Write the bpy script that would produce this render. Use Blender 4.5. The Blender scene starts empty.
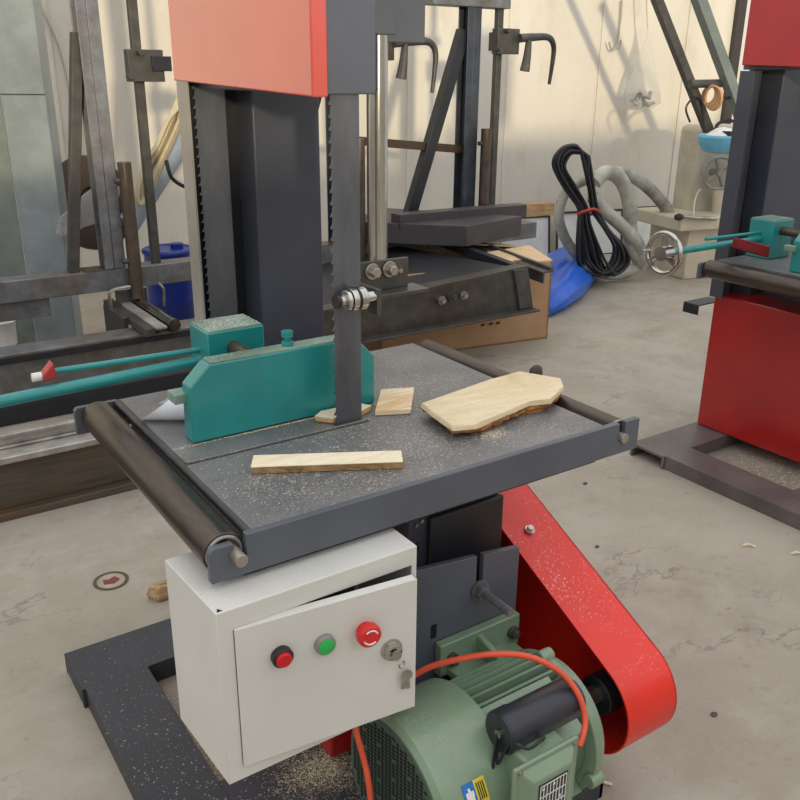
import bpy, bmesh, math, random
from mathutils import Vector, Matrix
R = random.Random(7)
PI = math.pi
SC = bpy.context.scene
COL = SC.collection

# ------------------------------------------------------------------ camera
F, YAW, PITCH, ROLL, HC = 861.8, math.radians(-34.179), math.radians(20.759), math.radians(0.506), 1.55
CAM = Vector((0, 0, HC))
fwd = Vector((-math.sin(YAW)*math.cos(PITCH), math.cos(YAW)*math.cos(PITCH), -math.sin(PITCH)))
rgt = Vector((math.cos(YAW), math.sin(YAW), 0)); upv = rgt.cross(fwd)
rgt, upv = math.cos(ROLL)*rgt + math.sin(ROLL)*upv, -math.sin(ROLL)*rgt + math.cos(ROLL)*upv
cd = bpy.data.cameras.new('camera'); cam = bpy.data.objects.new('camera', cd); COL.objects.link(cam)
cd.sensor_width = 36; cd.lens = F/800*36; cd.clip_start = .02
mw = Matrix.Identity(4)
for i in range(3):
    mw[i][0], mw[i][1], mw[i][2], mw[i][3] = rgt[i], upv[i], -fwd[i], CAM[i]
cam.matrix_world = mw
SC.camera = cam

def ray(u, v): return rgt*((u-400)/F) - upv*((v-400)/F) + fwd
def at(u, v, x=None, y=None, z=None):
    d = ray(u, v)
    i, k = (0, x) if x is not None else (1, y) if y is not None else (2, z)
    return CAM + d*((k-CAM[i])/d[i])
WA = math.radians(-13)                                   # the back wall's heading
WD = Vector((math.cos(WA), math.sin(WA), 0)); WN = Vector((math.sin(WA), -math.cos(WA), 0))  # along, towards room
W0 = Vector((5.75, 5.8, 0))
def plane_pt(u, v, P, N=WN):
    d = ray(u, v); return CAM + d*((P-CAM).dot(N)/d.dot(N))
def floor_pt(u, v): return at(u, v, z=0)

# ------------------------------------------------------------------ materials
def lin(c):
    return tuple((x/255/12.92 if x/255 <= .04045 else ((x/255+.055)/1.055)**2.4) for x in c)
class NT:
    def __init__(s, name):
        s.m = bpy.data.materials.new(name); s.m.use_nodes = True; s.t = s.m.node_tree
        s.b = s.t.nodes['Principled BSDF']; s.tc = s.n('ShaderNodeTexCoord').outputs['Object']
    def n(s, k, **kw):
        o = s.t.nodes.new(k)
        for a, b in kw.items(): setattr(o, a, b)
        return o
    def l(s, a, b): s.t.links.new(a, b)
    def noise(s, scale, detail=6, rough=.6, stretch=None, dist=0):
        t = s.n('ShaderNodeTexNoise'); t.inputs['Scale'].default_value = scale
        t.inputs['Detail'].default_value = detail; t.inputs['Roughness'].default_value = rough
        t.inputs['Distortion'].default_value = dist
        if stretch:
            mp = s.n('ShaderNodeMapping'); mp.inputs['Scale'].default_value = stretch
            s.l(s.tc, mp.inputs[0]); s.l(mp.outputs[0], t.inputs[0])
        else: s.l(s.tc, t.inputs[0])
        return t.outputs['Fac']
    def ramp(s, fac, lo, hi):
        r = s.n('ShaderNodeMapRange'); r.inputs['From Min'].default_value = lo; r.inputs['From Max'].default_value = hi
        s.l(fac, r.inputs['Value']); return r.outputs['Result']
    def mix(s, fac, a, b, blend='MIX'):
        m = s.n('ShaderNodeMix', data_type='RGBA', blend_type=blend)
        for i, v in ((0, fac), (6, a), (7, b)):
            if isinstance(v, (int, float)): m.inputs[i].default_value = v
            elif isinstance(v, tuple): m.inputs[i].default_value = (*lin(v), 1)
            else: s.l(v, m.inputs[i])
        return m.outputs[2]
    def mul(s, a, b):
        m = s.n('ShaderNodeMath', operation='MULTIPLY')
        for i, v in ((0, a), (1, b)):
            if isinstance(v, (int, float)): m.inputs[i].default_value = v
            else: s.l(v, m.inputs[i])
        return m.outputs[0]
    def bump(s, h, st, dist=.004):
        b = s.n('ShaderNodeBump'); b.inputs['Strength'].default_value = st; b.inputs['Distance'].default_value = dist
        s.l(h, b.inputs['Height']); s.l(b.outputs[0], s.b.inputs['Normal'])
    def up(s, lo=.6, hi=.9):
        g = s.n('ShaderNodeNewGeometry'); x = s.n('ShaderNodeSeparateXYZ'); s.l(g.outputs['Normal'], x.inputs[0])
        return s.ramp(x.outputs[2], lo, hi)
    def done(s, col, rough=.5, metal=0.0, spec=.5):
        if isinstance(col, tuple): s.b.inputs['Base Color'].default_value = (*lin(col), 1)
        else: s.l(col, s.b.inputs['Base Color'])
        if isinstance(rough, (int, float)): s.b.inputs['Roughness'].default_value = rough
        else: s.l(rough, s.b.inputs['Roughness'])
        s.b.inputs['Metallic'].default_value = metal
        s.b.inputs['Specular IOR Level'].default_value = spec
        return s.m

def paint(name, c, rough=.4, var=.12, dust=0.0, dustc=(205, 195, 170), spec=.5, coat=0, bump=.02, speck=None, ior=1.6):
    t = NT(name)
    dk = tuple(x*(1-var) for x in c); lt = tuple(min(255, x*(1+var)) for x in c)
    col = t.mix(t.ramp(t.noise(5, 5), .3, .7), dk, lt)
    if dust:
        f = t.mul(t.mul(t.ramp(t.noise(160, 3, .7), .56, .66), t.ramp(t.noise(9, 4), .42, .66)), t.up())
        col = t.mix(t.mul(f, dust), col, dustc)
    if speck:
        f = t.ramp(t.noise(220, 2, .6), .68, .72)
        col = t.mix(t.mul(f, speck), col, (225, 222, 215))
    t.bump(t.noise(60, 3), bump, .002)
    if coat:
        t.b.inputs['Coat Weight'].default_value = coat; t.b.inputs['Coat Roughness'].default_value = .22
        t.b.inputs['Coat IOR'].default_value = ior
    return t.done(col, rough, 0, spec)

def metal(name, c, rough=.4, m=.85, rust=0.0, rustc=(110, 74, 44), stretch=None, scale=14, var=.16):
    t = NT(name)
    n = t.noise(scale, 6, .65, stretch)
    col = t.mix(t.ramp(n, .3, .7), tuple(x*(1-var) for x in c), tuple(min(255, x*(1+var)) for x in c))
    if rust: col = t.mix(t.mul(t.ramp(t.noise(3.2, 7, .7, stretch), .44, .66), rust), col, rustc)
    rg = t.n('ShaderNodeMapRange'); rg.inputs['To Min'].default_value = max(.05, rough-.1); rg.inputs['To Max'].default_value = rough+.12
    t.l(n, rg.inputs['Value'])
    t.bump(n, .04, .003)
    return t.done(col, rg.outputs[0], m)

def plain(name, c, rough=.5, m=0, spec=.5):
    t = NT(name)
    col = t.mix(t.noise(20, 3), tuple(x*.9 for x in c), tuple(min(255, x*1.08) for x in c))
    return t.done(col, rough, m, spec)

def m_table():
    t = NT('table_steel')
    col = t.mix(t.ramp(t.noise(7, 6, .65), .3, .72), (98, 99, 104), (130, 130, 132))
    col = t.mix(t.mul(t.ramp(t.noise(40, 3, .6, (1, 8, 1)), .5, .75), .35), col, (120, 119, 118))
    f = t.mul(t.ramp(t.noise(190, 3, .75), .53, .66), t.ramp(t.noise(6.5, 5, .6), .40, .66))
    col = t.mix(t.mul(f, .75), col, (196, 186, 160))
    col = t.mix(t.mul(t.ramp(t.noise(4.5, 5, .6), .5, .75), .4), col, (150, 143, 128))
    t.bump(t.noise(70, 4), .05, .002)
    return t.done(col, .42, .25)

def m_wood(name, a, b, ring=26, axis=(1, 7, 7), knots=True):
    t = NT(name)
    n = t.noise(ring*.28, 5, .55, axis, 1.2)
    col = t.mix(t.ramp(n, .34, .66), a, b)
    col = t.mix(t.mul(t.ramp(t.noise(60, 3, .6, axis), .5, .75), .35), col, tuple(x*.78 for x in a))
    if knots: col = t.mix(t.mul(t.ramp(t.noise(5.5, 3, .5), .62, .74), .6), col, (150, 96, 52))
    t.bump(n, .15, .003)
    return t.done(col, .75, 0, .25)

def m_floor():
    t = NT('concrete')
    col = t.mix(t.ramp(t.noise(.9, 7, .62), .3, .7), (146, 137, 123), (176, 168, 155))
    col = t.mix(t.mul(t.ramp(t.noise(3.3, 8, .7, None, .2), .46, .72), .5), col, (188, 182, 171))
    col = t.mix(t.mul(t.ramp(t.noise(1.7, 9, .78, (1, 1.6, 1), .3), .55, .74), .55), col, (116, 104, 88))
    ck = t.n('ShaderNodeMath', operation='SUBTRACT'); t.l(t.noise(.75, 9, .62, (1, 2.2, 1)), ck.inputs[0]); ck.inputs[1].default_value = .5
    ca = t.n('ShaderNodeMath', operation='ABSOLUTE'); t.l(ck.outputs[0], ca.inputs[0])
    col = t.mix(t.mul(t.mul(t.ramp(ca.outputs[0], .006, .0), t.ramp(t.noise(1.1, 3), .45, .6)), .55), col, (92, 84, 76))
    col = t.mix(t.mul(t.ramp(t.noise(34, 4, .7), .6, .74), .35), col, (96, 90, 82))
    col = t.mix(t.mul(t.ramp(t.noise(150, 2, .6), .68, .74), .5), col, (212, 206, 192))
    t.bump(t.noise(50, 6, .7), .12, .004)
    return t.done(col, .72, 0, .3)

def m_wall():
    t = NT('wall_sheet')
    col = t.mix(t.ramp(t.noise(.8, 5, .6, (1, 1, .5)), .3, .7), (208, 201, 187), (230, 225, 213))
    col = t.mix(t.mul(t.ramp(t.noise(3.5, 6, .7, (1.6, 1.6, .6)), .52, .75), .35), col, (178, 166, 140))
    t.bump(t.noise(1.6, 3, .5), .25, .05)
    return t.done(col, .5, 0, .4)

def m_teeth(): return metal('blade_edge', (165, 162, 158), .35, .9)

MT = dict(
 plate=paint('blue_grey_paint', (88, 92, 101), .42, .06),
 dark=paint('dark_slate_paint', (66, 69, 79), .42, .08),
 base=paint('dark_base_paint', (52, 54, 61), .5, .12, speck=.4),
 baseb=paint('brownish_base_paint', (96, 90, 87), .4, .14, speck=.5),
 guardstrip=paint('guard_strip_grey', (150, 144, 134), .5, .08),
 black=paint('black_paint', (34, 36, 42), .45, .1),
 head=paint('head_grey_paint', (88, 93, 106), .42, .05),
 table=m_table(),
 roller=metal('roller_steel', (86, 79, 73), .34, .8, .35, (74, 62, 50), (4, .5, 4)),
 raw=metal('mill_scale_steel', (122, 124, 126), .5, .55, .55, (112, 92, 66)),
 rawd=metal('dark_raw_steel', (84, 84, 82), .45, .5, .3, (92, 76, 58)),
 rust=metal('rusty_pipe_steel', (92, 84, 74), .42, .55, .5, (92, 68, 48)),
 bluegrey=metal('blue_grey_steel', (128, 134, 140), .45, .4, .35),
 web=metal('rusty_web_steel', (92, 86, 78), .5, .4, .9, (126, 94, 58), (.35, 4, 5)),
 brk=metal('bracket_steel', (86, 84, 80), .4, .5, .2),
 slab=paint('slab_primer', (66, 63, 65), .5, .1),
 chrome=metal('polished_steel', (182, 180, 174), .14, 1.0, 0, stretch=(1, 1, .2)),
 bright=metal('bright_rail_steel', (172, 170, 164), .38, .55, .15, (140, 120, 92)),
 bolt=metal('zinc_bolt', (168, 164, 156), .3, .95),
 edge=metal('dark_edge_steel', (70, 72, 76), .35, .6, .1),
 postd=metal('dark_post_steel', (66, 74, 84), .45, .4, .15),
 axle=metal('axle_steel', (150, 142, 132), .4, .6, .2),
 blade=metal('blade_steel', (112, 115, 122), .34, .7, .12, (92, 82, 72), (1, 1, .25), 9),
 tooth=m_teeth(),
 teal=paint('teal_paint', (34, 140, 138), .34, .08, .55, coat=.3),
 tealtop=paint('dusty_teal_paint', (126, 150, 134), .7, .25, 1.0, (222, 214, 196)),
 red=paint('red_gloss_paint', (196, 30, 22), .32, .05, 0, spec=.6, coat=.6),
 reddoor=paint('red_gloss_door', (206, 54, 28), .22, .03, 0, spec=1.0, coat=1, ior=2.1),
 redd=paint('deep_red_gloss_paint', (168, 20, 22), .34, .06, 0, spec=.6, coat=.4),
 guard=paint('orange_red_paint', (226, 44, 28), .36, .04, .8, (240, 190, 175), coat=.1),
 leverd=paint('dark_lever_red', (122, 22, 28), .4, .1),
 lever=paint('lever_red_paint', (176, 52, 52), .4, .1),
 motor=paint('motor_green_paint', (124, 146, 120), .36, .06, .35, (190, 196, 180), coat=.4),
 motord=paint('fin_green_paint', (116, 138, 113), .42, .08),
 motorshade=paint('motor_shade_green', (88, 108, 88), .5, .08),  # shade between the fins put into a darker core colour
 grille=paint('grille_green_paint', (74, 92, 80), .5, .08),
 hole=plain('deep_black', (9, 10, 10), .9),
 capac=plain('capacitor_black', (44, 46, 54), .35),
 white=paint('cabinet_white_paint', (214, 213, 206), .38, .02, .5, (170, 163, 148)),
 inside=paint('cabinet_inner_paint', (150, 148, 140), .5, .05),
 black_pl=plain('black_plastic', (38, 34, 34), .4),
 grey_pl=plain('grey_bezel', (150, 150, 146), .35, .4),
 redlens=plain('red_lens', (206, 18, 30), .3),
 greenlens=plain('green_lens', (44, 184, 84), .35),
 ered=plain('mushroom_red', (214, 38, 38), .35),
 wht=plain('print_white', (232, 230, 226), .5),
 cable=plain('orange_cable', (222, 86, 56), .4),
 rubber=plain('black_rubber', (30, 31, 38), .38),
 yellow=plain('sticker_yellow', (226, 204, 62), .4),
 blue=plain('sticker_blue', (34, 116, 190), .4),
 nplate=plain('nameplate_black', (36, 40, 40), .35),
 wood=m_wood('pale_sawn_wood', (226, 206, 166), (238, 222, 188)),
 woodw=m_wood('fresh_sawn_wood', (232, 216, 182), (244, 234, 208), knots=False),
 strip_edge=m_wood('brown_strip_edge', (128, 98, 62), (182, 152, 108)),
 woodred=m_wood('reddish_offcut_wood', (222, 186, 140), (242, 228, 198), 14),
 woode=m_wood('wood_edge', (182, 142, 92), (214, 182, 134)),
 bark=m_wood('bark_brown', (120, 76, 46), (196, 138, 84)),
 woodtan=m_wood('tan_board', (152, 126, 92), (182, 154, 116)),
 dust=plain('sawdust_flake', (226, 212, 178), .9, 0, .1),
 dustw=plain('pale_flake', (226, 222, 212), .9, 0, .1),
 paper=plain('white_paper', (228, 228, 240), .7),
 card=paint('cardboard', (184, 150, 116), .8, .05, bump=.1, spec=.2),
 cardin=paint('cardboard_inner', (214, 186, 148), .8, .05, spec=.2),
 tarp=plain('blue_plastic_sheet', (38, 98, 206), .32),
 drum=plain('blue_drum_plastic', (26, 52, 140), .35),
 hose=paint('grey_wrap', (156, 156, 146), .6, .3, bump=.6),
 board=paint('silver_white_board', (222, 223, 223), .3, .05, coat=.2),
 cream=paint('cream_enamel', (196, 188, 166), .4, .05),
 creamd=paint('cream_enamel_dusty', (178, 172, 154), .5, .08),
 skyblue=plain('light_blue_plastic', (112, 184, 214), .35),
 orange=plain('orange_cord', (202, 156, 110), .5),
 cord=plain('cream_cord', (206, 192, 160), .55),
 paneld=paint('dull_grey_green_paint', (128, 136, 130), .4, .1),
 barpaint=paint('grey_green_bar', (116, 126, 122), .4, .1),
 panel=paint('pale_grey_paint', (136, 146, 148), .35, .1, bump=.05, speck=.3),
 pipe=plain('pale_blue_pipe', (150, 162, 172), .4),
 discp=plain('worn_red_print', (118, 58, 54), .7),
 discf=paint('worn_disc_paint', (150, 138, 122), .7, .2),
 brown=plain('brown_disc', (66, 50, 38), .6),
 floor=m_floor(), wall=m_wall(),
 trim=paint('dark_trim', (58, 54, 50), .5, .1),
 stone=m_wood('offcut_chip', (150, 120, 84), (206, 180, 140), 30),
 drain=metal('drain_ring', (92, 84, 72), .5, .5, .5),
)
tp = NT('clear_film'); tp.b.inputs['Transmission Weight'].default_value = .72; tp.b.inputs['IOR'].default_value = 1.05
tp.b.inputs['Alpha'].default_value = .62
MT['film'] = tp.done((238, 238, 236), .22, 0, .5)

# ------------------------------------------------------------------ mesh helpers
OFF = Vector((0, 0, 0))
def basis(d):
    d = d.normalized(); a = Vector((0, 0, 1)) if abs(d.z) < .9 else Vector((1, 0, 0))
    u = d.cross(a).normalized(); return u, d.cross(u).normalized()
class MB:
    def __init__(s): s.bm = bmesh.new()
    def face(s, vs):
        try: return s.bm.faces.new(vs)
        except ValueError: pass
    def hexa(s, P):
        v = [s.bm.verts.new(Vector(p)) for p in P]
        for f in ((3, 2, 1, 0), (4, 5, 6, 7), (0, 1, 5, 4), (1, 2, 6, 5), (2, 3, 7, 6), (3, 0, 4, 7)): s.face([v[i] for i in f])
        return s
    def box(s, x0, x1, y0, y1, z0, z1, M=None):
        P = [(x0, y0, z0), (x1, y0, z0), (x1, y1, z0), (x0, y1, z0), (x0, y0, z1), (x1, y0, z1), (x1, y1, z1), (x0, y1, z1)]
        if M is not None: P = [M @ Vector(p) for p in P]
        return s.hexa(P)
    def bar(s, p, q, w, h, upd=None):
        p, q = Vector(p), Vector(q); d = (q-p).normalized()
        if upd is not None:
            u = d.cross(Vector(upd)).normalized(); w2 = u.cross(d)
        else: u, w2 = basis(d)
        P = []
        for c in (p, q):
            for a, b in ((-1, -1), (1, -1), (1, 1), (-1, 1)): P.append(c + u*(a*w/2) + w2*(b*h/2))
        return s.hexa(P)
    def rings(s, rs, cap=True, closed=False):
        V = [[s.bm.verts.new(p) for p in r] for r in rs]; n = len(rs[0])
        m = len(V)
        for i in range(m if closed else m-1):
            a, b = V[i], V[(i+1) % m]
            for k in range(n): s.face([a[k], a[(k+1) % n], b[(k+1) % n], b[k]])
        if cap and not closed: s.face(V[0][::-1]); s.face(V[-1])
        return s
    def cyl(s, p, q, r, r2=None, n=24):
        p, q = Vector(p), Vector(q); u, w = basis(q-p); r2 = r if r2 is None else r2
        return s.rings([[c + (u*math.cos(t) + w*math.sin(t))*rr for t in [2*PI*k/n for k in range(n)]] for c, rr in ((p, r), (q, r2))])
    def lathe(s, p, d, prof, n=32, cap=True):                      # prof: (distance along d, radius)
        p, d = Vector(p), Vector(d).normalized(); u, w = basis(d)
        return s.rings([[p + d*a + (u*math.cos(t) + w*math.sin(t))*rr for t in [2*PI*k/n for k in range(n)]] for a, rr in prof], cap)
    def tube(s, pts, r, n=10, closed=False, sub=6):
        pts = [Vector(p) for p in pts]; Q = []
        m = len(pts)
        if sub > 1 and m > 2:
            for i in range(m if closed else m-1):
                g = (lambda k: pts[k % m]) if closed else (lambda k: pts[min(max(k, 0), m-1)])
                a, b, c, d = g(i-1), g(i), g(i+1), g(i+2)
                for j in range(sub):
                    t = j/sub
                    Q.append(.5*((2*b) + (c-a)*t + (2*a-5*b+4*c-d)*t*t + (3*b-a-3*c+d)*t**3))
            if not closed: Q.append(pts[-1])
        else: Q = pts
        m = len(Q); rs = []; u = None
        for i in range(m):
            d = (Q[(i+1) % m]-Q[i-1]) if closed else (Q[min(i+1, m-1)]-Q[max(i-1, 0)])
            d.normalize()
            if u is None: u, _ = basis(d)
            else:
                u = u - d*u.dot(d)
                u = u.normalized() if u.length > 1e-5 else basis(d)[0]
            w = d.cross(u); rr = r(i/(m-1)) if callable(r) else r
            rs.append([Q[i] + (u*math.cos(t) + w*math.sin(t))*rr for t in [2*PI*k/n for k in range(n)]])
        return s.rings(rs, True, closed)
    def torus(s, c, d, RR, r, n=40, k=10, a0=0, a1=2*PI, ref=None):
        c, d = Vector(c), Vector(d).normalized(); u, w = basis(d)
        if ref is not None: u = (Vector(ref) - d*Vector(ref).dot(d)).normalized(); w = d.cross(u)
        full = abs(a1-a0-2*PI) < 1e-6
        rs = []
        for i in range(n if full else n+1):
            t = a0 + (a1-a0)*i/n; o = u*math.cos(t) + w*math.sin(t)
            rs.append([c + o*(RR + r*math.cos(b)) + d*(r*math.sin(b)) for b in [2*PI*j/k for j in range(k)]])
        return s.rings(rs, True, full)
    def prism(s, poly, axis, a, b):                                # polygon in the two other axes, in x,y,z order
        def P(p, t):
            return Vector((t, p[0], p[1])) if axis == 'x' else Vector((p[0], t, p[1])) if axis == 'y' else Vector((p[0], p[1], t))
        A = [s.bm.verts.new(P(p, a)) for p in poly]; B = [s.bm.verts.new(P(p, b)) for p in poly]; n = len(poly)
        s.face(A); s.face(B[::-1])
        for k in range(n): s.face([A[k], A[(k+1) % n], B[(k+1) % n], B[k]])
        return s
    def sheet(s, grid, th, N):                                     # thick curved sheet through a grid of points
        N = Vector(N); rows = len(grid); cols = len(grid[0])
        A = [[s.bm.verts.new(Vector(p)) for p in r] for r in grid]; B = [[s.bm.verts.new(Vector(p)+N*th) for p in r] for r in grid]
        for i in range(rows-1):
            for j in range(cols-1):
                s.face([A[i][j], A[i][j+1], A[i+1][j+1], A[i+1][j]]); s.face([B[i][j], B[i+1][j], B[i+1][j+1], B[i][j+1]])
        for j in range(cols-1):
            s.face([A[0][j+1], A[0][j], B[0][j], B[0][j+1]]); s.face([A[-1][j], A[-1][j+1], B[-1][j+1], B[-1][j]])
        for i in range(rows-1):
            s.face([A[i][0], A[i+1][0], B[i+1][0], B[i][0]]); s.face([A[i+1][-1], A[i][-1], B[i][-1], B[i+1][-1]])
        return s
    def hexhead(s, p, d, r, h):
        return s.cyl(p, Vector(p)+Vector(d).normalized()*h, r, n=6)
    def build(s, name, mat, parent=None, bevel=0, smooth=35):
        bm = s.bm
        if OFF.length: bmesh.ops.translate(bm, verts=bm.verts, vec=OFF)
        bmesh.ops.recalc_face_normals(bm, faces=bm.faces)
        me = bpy.data.meshes.new(name); bm.to_mesh(me); bm.free()
        if smooth:
            for p in me.polygons: p.use_smooth = True
            me.set_sharp_from_angle(angle=math.radians(smooth))
        o = bpy.data.objects.new(name, me); COL.objects.link(o); me.materials.append(MT[mat])
        if parent is not None:
            o.parent = parent
            if parent.type == 'EMPTY': o.matrix_parent_inverse = Matrix.Translation(-parent.location)
        if bevel:
            b = o.modifiers.new('bevel', 'BEVEL'); b.width = bevel; b.segments = 2; b.limit_method = 'ANGLE'; b.angle_limit = math.radians(40)
        return o
def tag(o, label, cat, group=None, kind=None):
    o['label'] = label; o['category'] = cat
    if group: o['group'] = group
    if kind: o['kind'] = kind
    return o
def thing(name, loc, label, cat, group=None):
    o = bpy.data.objects.new(name, None); COL.objects.link(o); o.location = Vector(loc); o.empty_display_size = .05
    return tag(o, label, cat, group)
def struct(o): o['kind'] = 'structure'; return o

# ------------------------------------------------------------------ the room
struct(MB().box(-4.5, 11, -3.2, 10, -.1, 0).build('floor', 'floor', smooth=0))
wl, wr = W0 - WD*9.5, plane_pt(716, 150, W0)
M = MB()
def wallseg(a, b, z0, z1, th=.12):
    n = -WN*th
    return M.hexa([(*p.xy, z) for z in (z0, z1) for p in (a, b, b+n, a+n)])
wallseg(wl, wr, 0, 4.2)
for k in range(15):                                                # standing seams of the sheet wall
    p = wr - WD*(.5+k*.9)
    M.hexa([(*q.xy, z) for z in (0, 4.2) for q in (p+WN*.012, p+WD*.03+WN*.012, p+WD*.03-WN*.01, p-WN*.01)])
struct(M.build('wall_back', 'wall', smooth=0))
M = MB(); pa = wr + WD*.02
wallseg(wr+WN*.05, wr+WD*.09+WN*.05, 0, 4.2, .2); struct(M.build('trim_1', 'trim', smooth=0))
M = MB(); a = wr + WD*.09 - WN*.1; b = a + WD*.16
wallseg(a, b, 0, 4.2); struct(M.build('wall_right', 'wall', smooth=0))
M = MB()
M.box(-4.5, .6, -3.2, -3.0, 0, 1.9); M.box(.6, 11, -3.2, -3.0, 0, 2.05)     # unseen occluder wall, heights set to cut the sun to a band
struct(M.build('sun_block_wall', 'wall', smooth=0))
struct(MB().box(-4.6, -4.5, -3.0, 7.9, 0, 1.5).build('left_block_wall', 'wall', smooth=0))  # unseen, added to block light from the left; kept low for the door

# ------------------------------------------------------------------ bandsaws
T = .88
def hull_outline(c1, r1, c2, r2, n=24):                             # outline of two circles in (y, z)
    pts = []
    for c, r in ((c1, r1), (c2, r2)):
        for k in range(64): pts.append((c[0]+r*math.cos(2*PI*k/64), c[1]+r*math.sin(2*PI*k/64)))
    pts = sorted(set(pts))
    def half(ps):
        h = []
        for p in ps:
            while len(h) > 1 and (h[-1][0]-h[-2][0])*(p[1]-h[-2][1]) - (h[-1][1]-h[-2][1])*(p[0]-h[-2][0]) <= 0: h.pop()
            h.append(p)
        return h
    lo = half(pts); hi = half(pts[::-1]); return lo[:-1] + hi[:-1]

def bandsaw(name, label, off, base_dy, up_dy, table_dy, full):
    global OFF
    OFF = Vector(off); top = OFF.copy()
    saw = thing(name, OFF + Vector((.8, 1.7, 0)), label, 'bandsaw')
    # base of welded channel
    OFF = top + Vector((0, base_dy, 0))
    m = MB(); z = .06; t = .012
    yf = 1.0 if full else 1.05
    m.box(.343, 1.25, 1.95, 2.129, z-t, z)                           # rear rail
    m.box(.343, 1.25, 1.95, 1.95+t, 0, z-t); m.box(.343, 1.25, 2.117, 2.129, 0, z-t)
    m.box(.352, .515, yf, 1.951, z-t, z+.0006); m.box(.353, .365, yf+.001, 1.97, 0, z-t+.001); m.box(.3435, .3495, 1.97, 2.12, .004, z-t) if full else None; m.box(.503, .515, yf, 1.95, 0, z-t)
    m.box(.5, 1.25, yf, 1.47, z-t, z-.0006); m.box(.515, 1.25, 1.458, 1.47, 0, z-t); m.box(.515, 1.25, yf, yf+t, 0, z-t)
    m.box(1.10, 1.25, 1.40, 1.96, z-t, z-.001); m.box(1.238, 1.25, yf, 1.95, 0, z-t)
    m.build('base_frame', 'base' if full else 'baseb', saw, .0015)
    # frame body under the table, lower wheel box
    OFF = top + Vector((0, up_dy, 0))
    MB().box(.93, 1.10, 1.5, 2.1, .058-(.0 if full else 0), .80).build('frame_body', 'dark', saw, .004)
    m = MB(); m.box(.757, .93, 1.385, 2.06, .062, .67)
    lb = m.build('lower_wheel_box', 'redd', saw, .006)
    if not full:
        a_, b_ = at(693, 311, y=2.30)-OFF, at(717, 305, y=2.30)-OFF
        m = MB(); m.box(a_.x+.02, b_.x+.03, a_.y-.01, a_.y+.07, a_.z+.02, a_.z+.025); m.box(a_.x+.02, a_.x+.025, a_.y-.01, a_.y+.07, a_.z-.02, a_.z+.02); m.build('chip_shelf', 'black', saw, .001)
    # column
    OFF = OFF + Vector((0 if full else -.055, 0, 0))
    m = MB()
    m.box(.90, 1.078 if full else 1.2, 1.95, 2.11, .06, 2.3)
    m.build('column', 'dark', saw, .004)
    m = MB(); zc = 1.60 if full else 1.57
    m.box(.758, .763, 1.985, 2.048, .67, zc)
    gc = m.build('blade_guard_channel', 'guardstrip' if full else 'dark', saw)
    MB().box(.7632, .90, 2.042, 2.047, .67, zc).build('channel_back', 'black', gc)
    # returning blade run and cutting run
    def blade(y, z0, z1, name, x0=.803, x1=.862, dp=.0052):
        m = MB(); poly = [(x1, z0), (x1, z1), (x0, z1)]; z = z1; P = .022
        while z > z0 + P:
            poly += [(x0, z), (x0-.001, z-P*.5), (x0-dp, z-P*.78), (x0-dp*.92, z-P*.86), (x0+.002, z-P*.93)]; z -= P
        poly.append((x0, z0))
        m.prism(poly, 'y', y, y+.0016); return m.build(name, 'blade', saw, 0, 0)
    blade(2.025, .67, 1.62 if full else 1.57, 'returning_blade', .792, .866, .0065)
    bl = blade(1.41, .70, 1.56, 'cutting_blade')
    if not full: OFF = OFF + Vector((.055, 0, 0))
    # head: wheel housing and its red door
    zb = 1.514 if full else 1.575
    m = MB(); m.box(.79, .893, 1.40, 2.10, zb, 2.3); m.box(.893, 1.078, 1.562, 2.10, zb+.1, 2.3)
    m.build('head_housing', 'head', saw, .003)
    m = MB()
    m.prism([(1.392, zb-.004), (2.06 if full else 2.085, zb+.016), (2.06 if full else 2.085, 2.3), (1.392, 2.3)], 'x', .757, .789)
    m.build('upper_wheel_door', 'reddoor' if full else 'redd', saw, .003)
    # table
    OFF = top + Vector((0, table_dy, 0))
    m = MB(); t0 = T-.018
    m.box(.478, 1.262, 1.115, 1.395, t0, T); m.box(.478, 1.262, 1.406, 1.80, t0, T-.0004); m.box(.872, 1.262, 1.395, 1.406, t0, T-.0002)
    tb = m.build('table_top', 'table', saw, .0015)
    MB().box(.484, .872, 1.395, 1.406, t0+.001, T-.005).build('slot', 'hole', tb)
    MB().cyl((.4805, 1.116, T-.0122), (.4805, 1.80, T-.0122), .012, n=20).build('rounded_edge', 'edge', tb)
    m = MB(); m.prism([(.401, .813), (1.353, .813), (1.353, .882), (1.312, .882), (1.312, .842), (1.294, .842), (1.294, .882), (.462, .882), (.462, .84), (.440, .84), (.440, .873), (.408, .873), (.401, .866)], 'y', 1.100, 1.114)
    m.build('front_rail_plate', 'plate', saw, .0015)
    m = MB(); m.prism([(.385, .815), (1.353, .815), (1.353, .862), (1.262, .866), (.478, .866), (.478, .876), (.392, .876), (.385, .87)], 'y', 1.802, 1.816)
    m.build('rear_rail_plate', 'plate', saw, .0015)
    for xc, zc in ((.431, .851), (1.305, .852)):
        r = MB().cyl((xc, 1.118, zc), (xc, 1.798, zc), .0345 if xc < 1 else .031, n=40).build('roller', 'roller', saw, .002)
        MB().cyl((xc+.012, 1.076, zc+.002) if xc < 1 else (xc, 1.092, zc-.004), (xc+.012, 1.119, zc+.002) if xc < 1 else (xc, 1.119, zc-.004), .0105, n=20).build('axle', 'axle', r, .001)
        MB().torus((xc, 1.1165, zc), (0, 1, 0), .028, .003).build('end_ring', 'grey_pl', r)
    m = MB(); m.box(.486, .492, 1.128, 1.75, .80, t0); m.box(1.240, 1.246, 1.128, 1.75, .80, t0); m.box(.46, 1.25, 1.116, 1.128, .80, t0); m.box(.50, 1.24, 1.75, 1.80, .80, t0); m.box(.93, 1.10, 1.128, 1.76, .80, t0)
    m.build('table_bearer', 'black', saw, .002)
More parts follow.
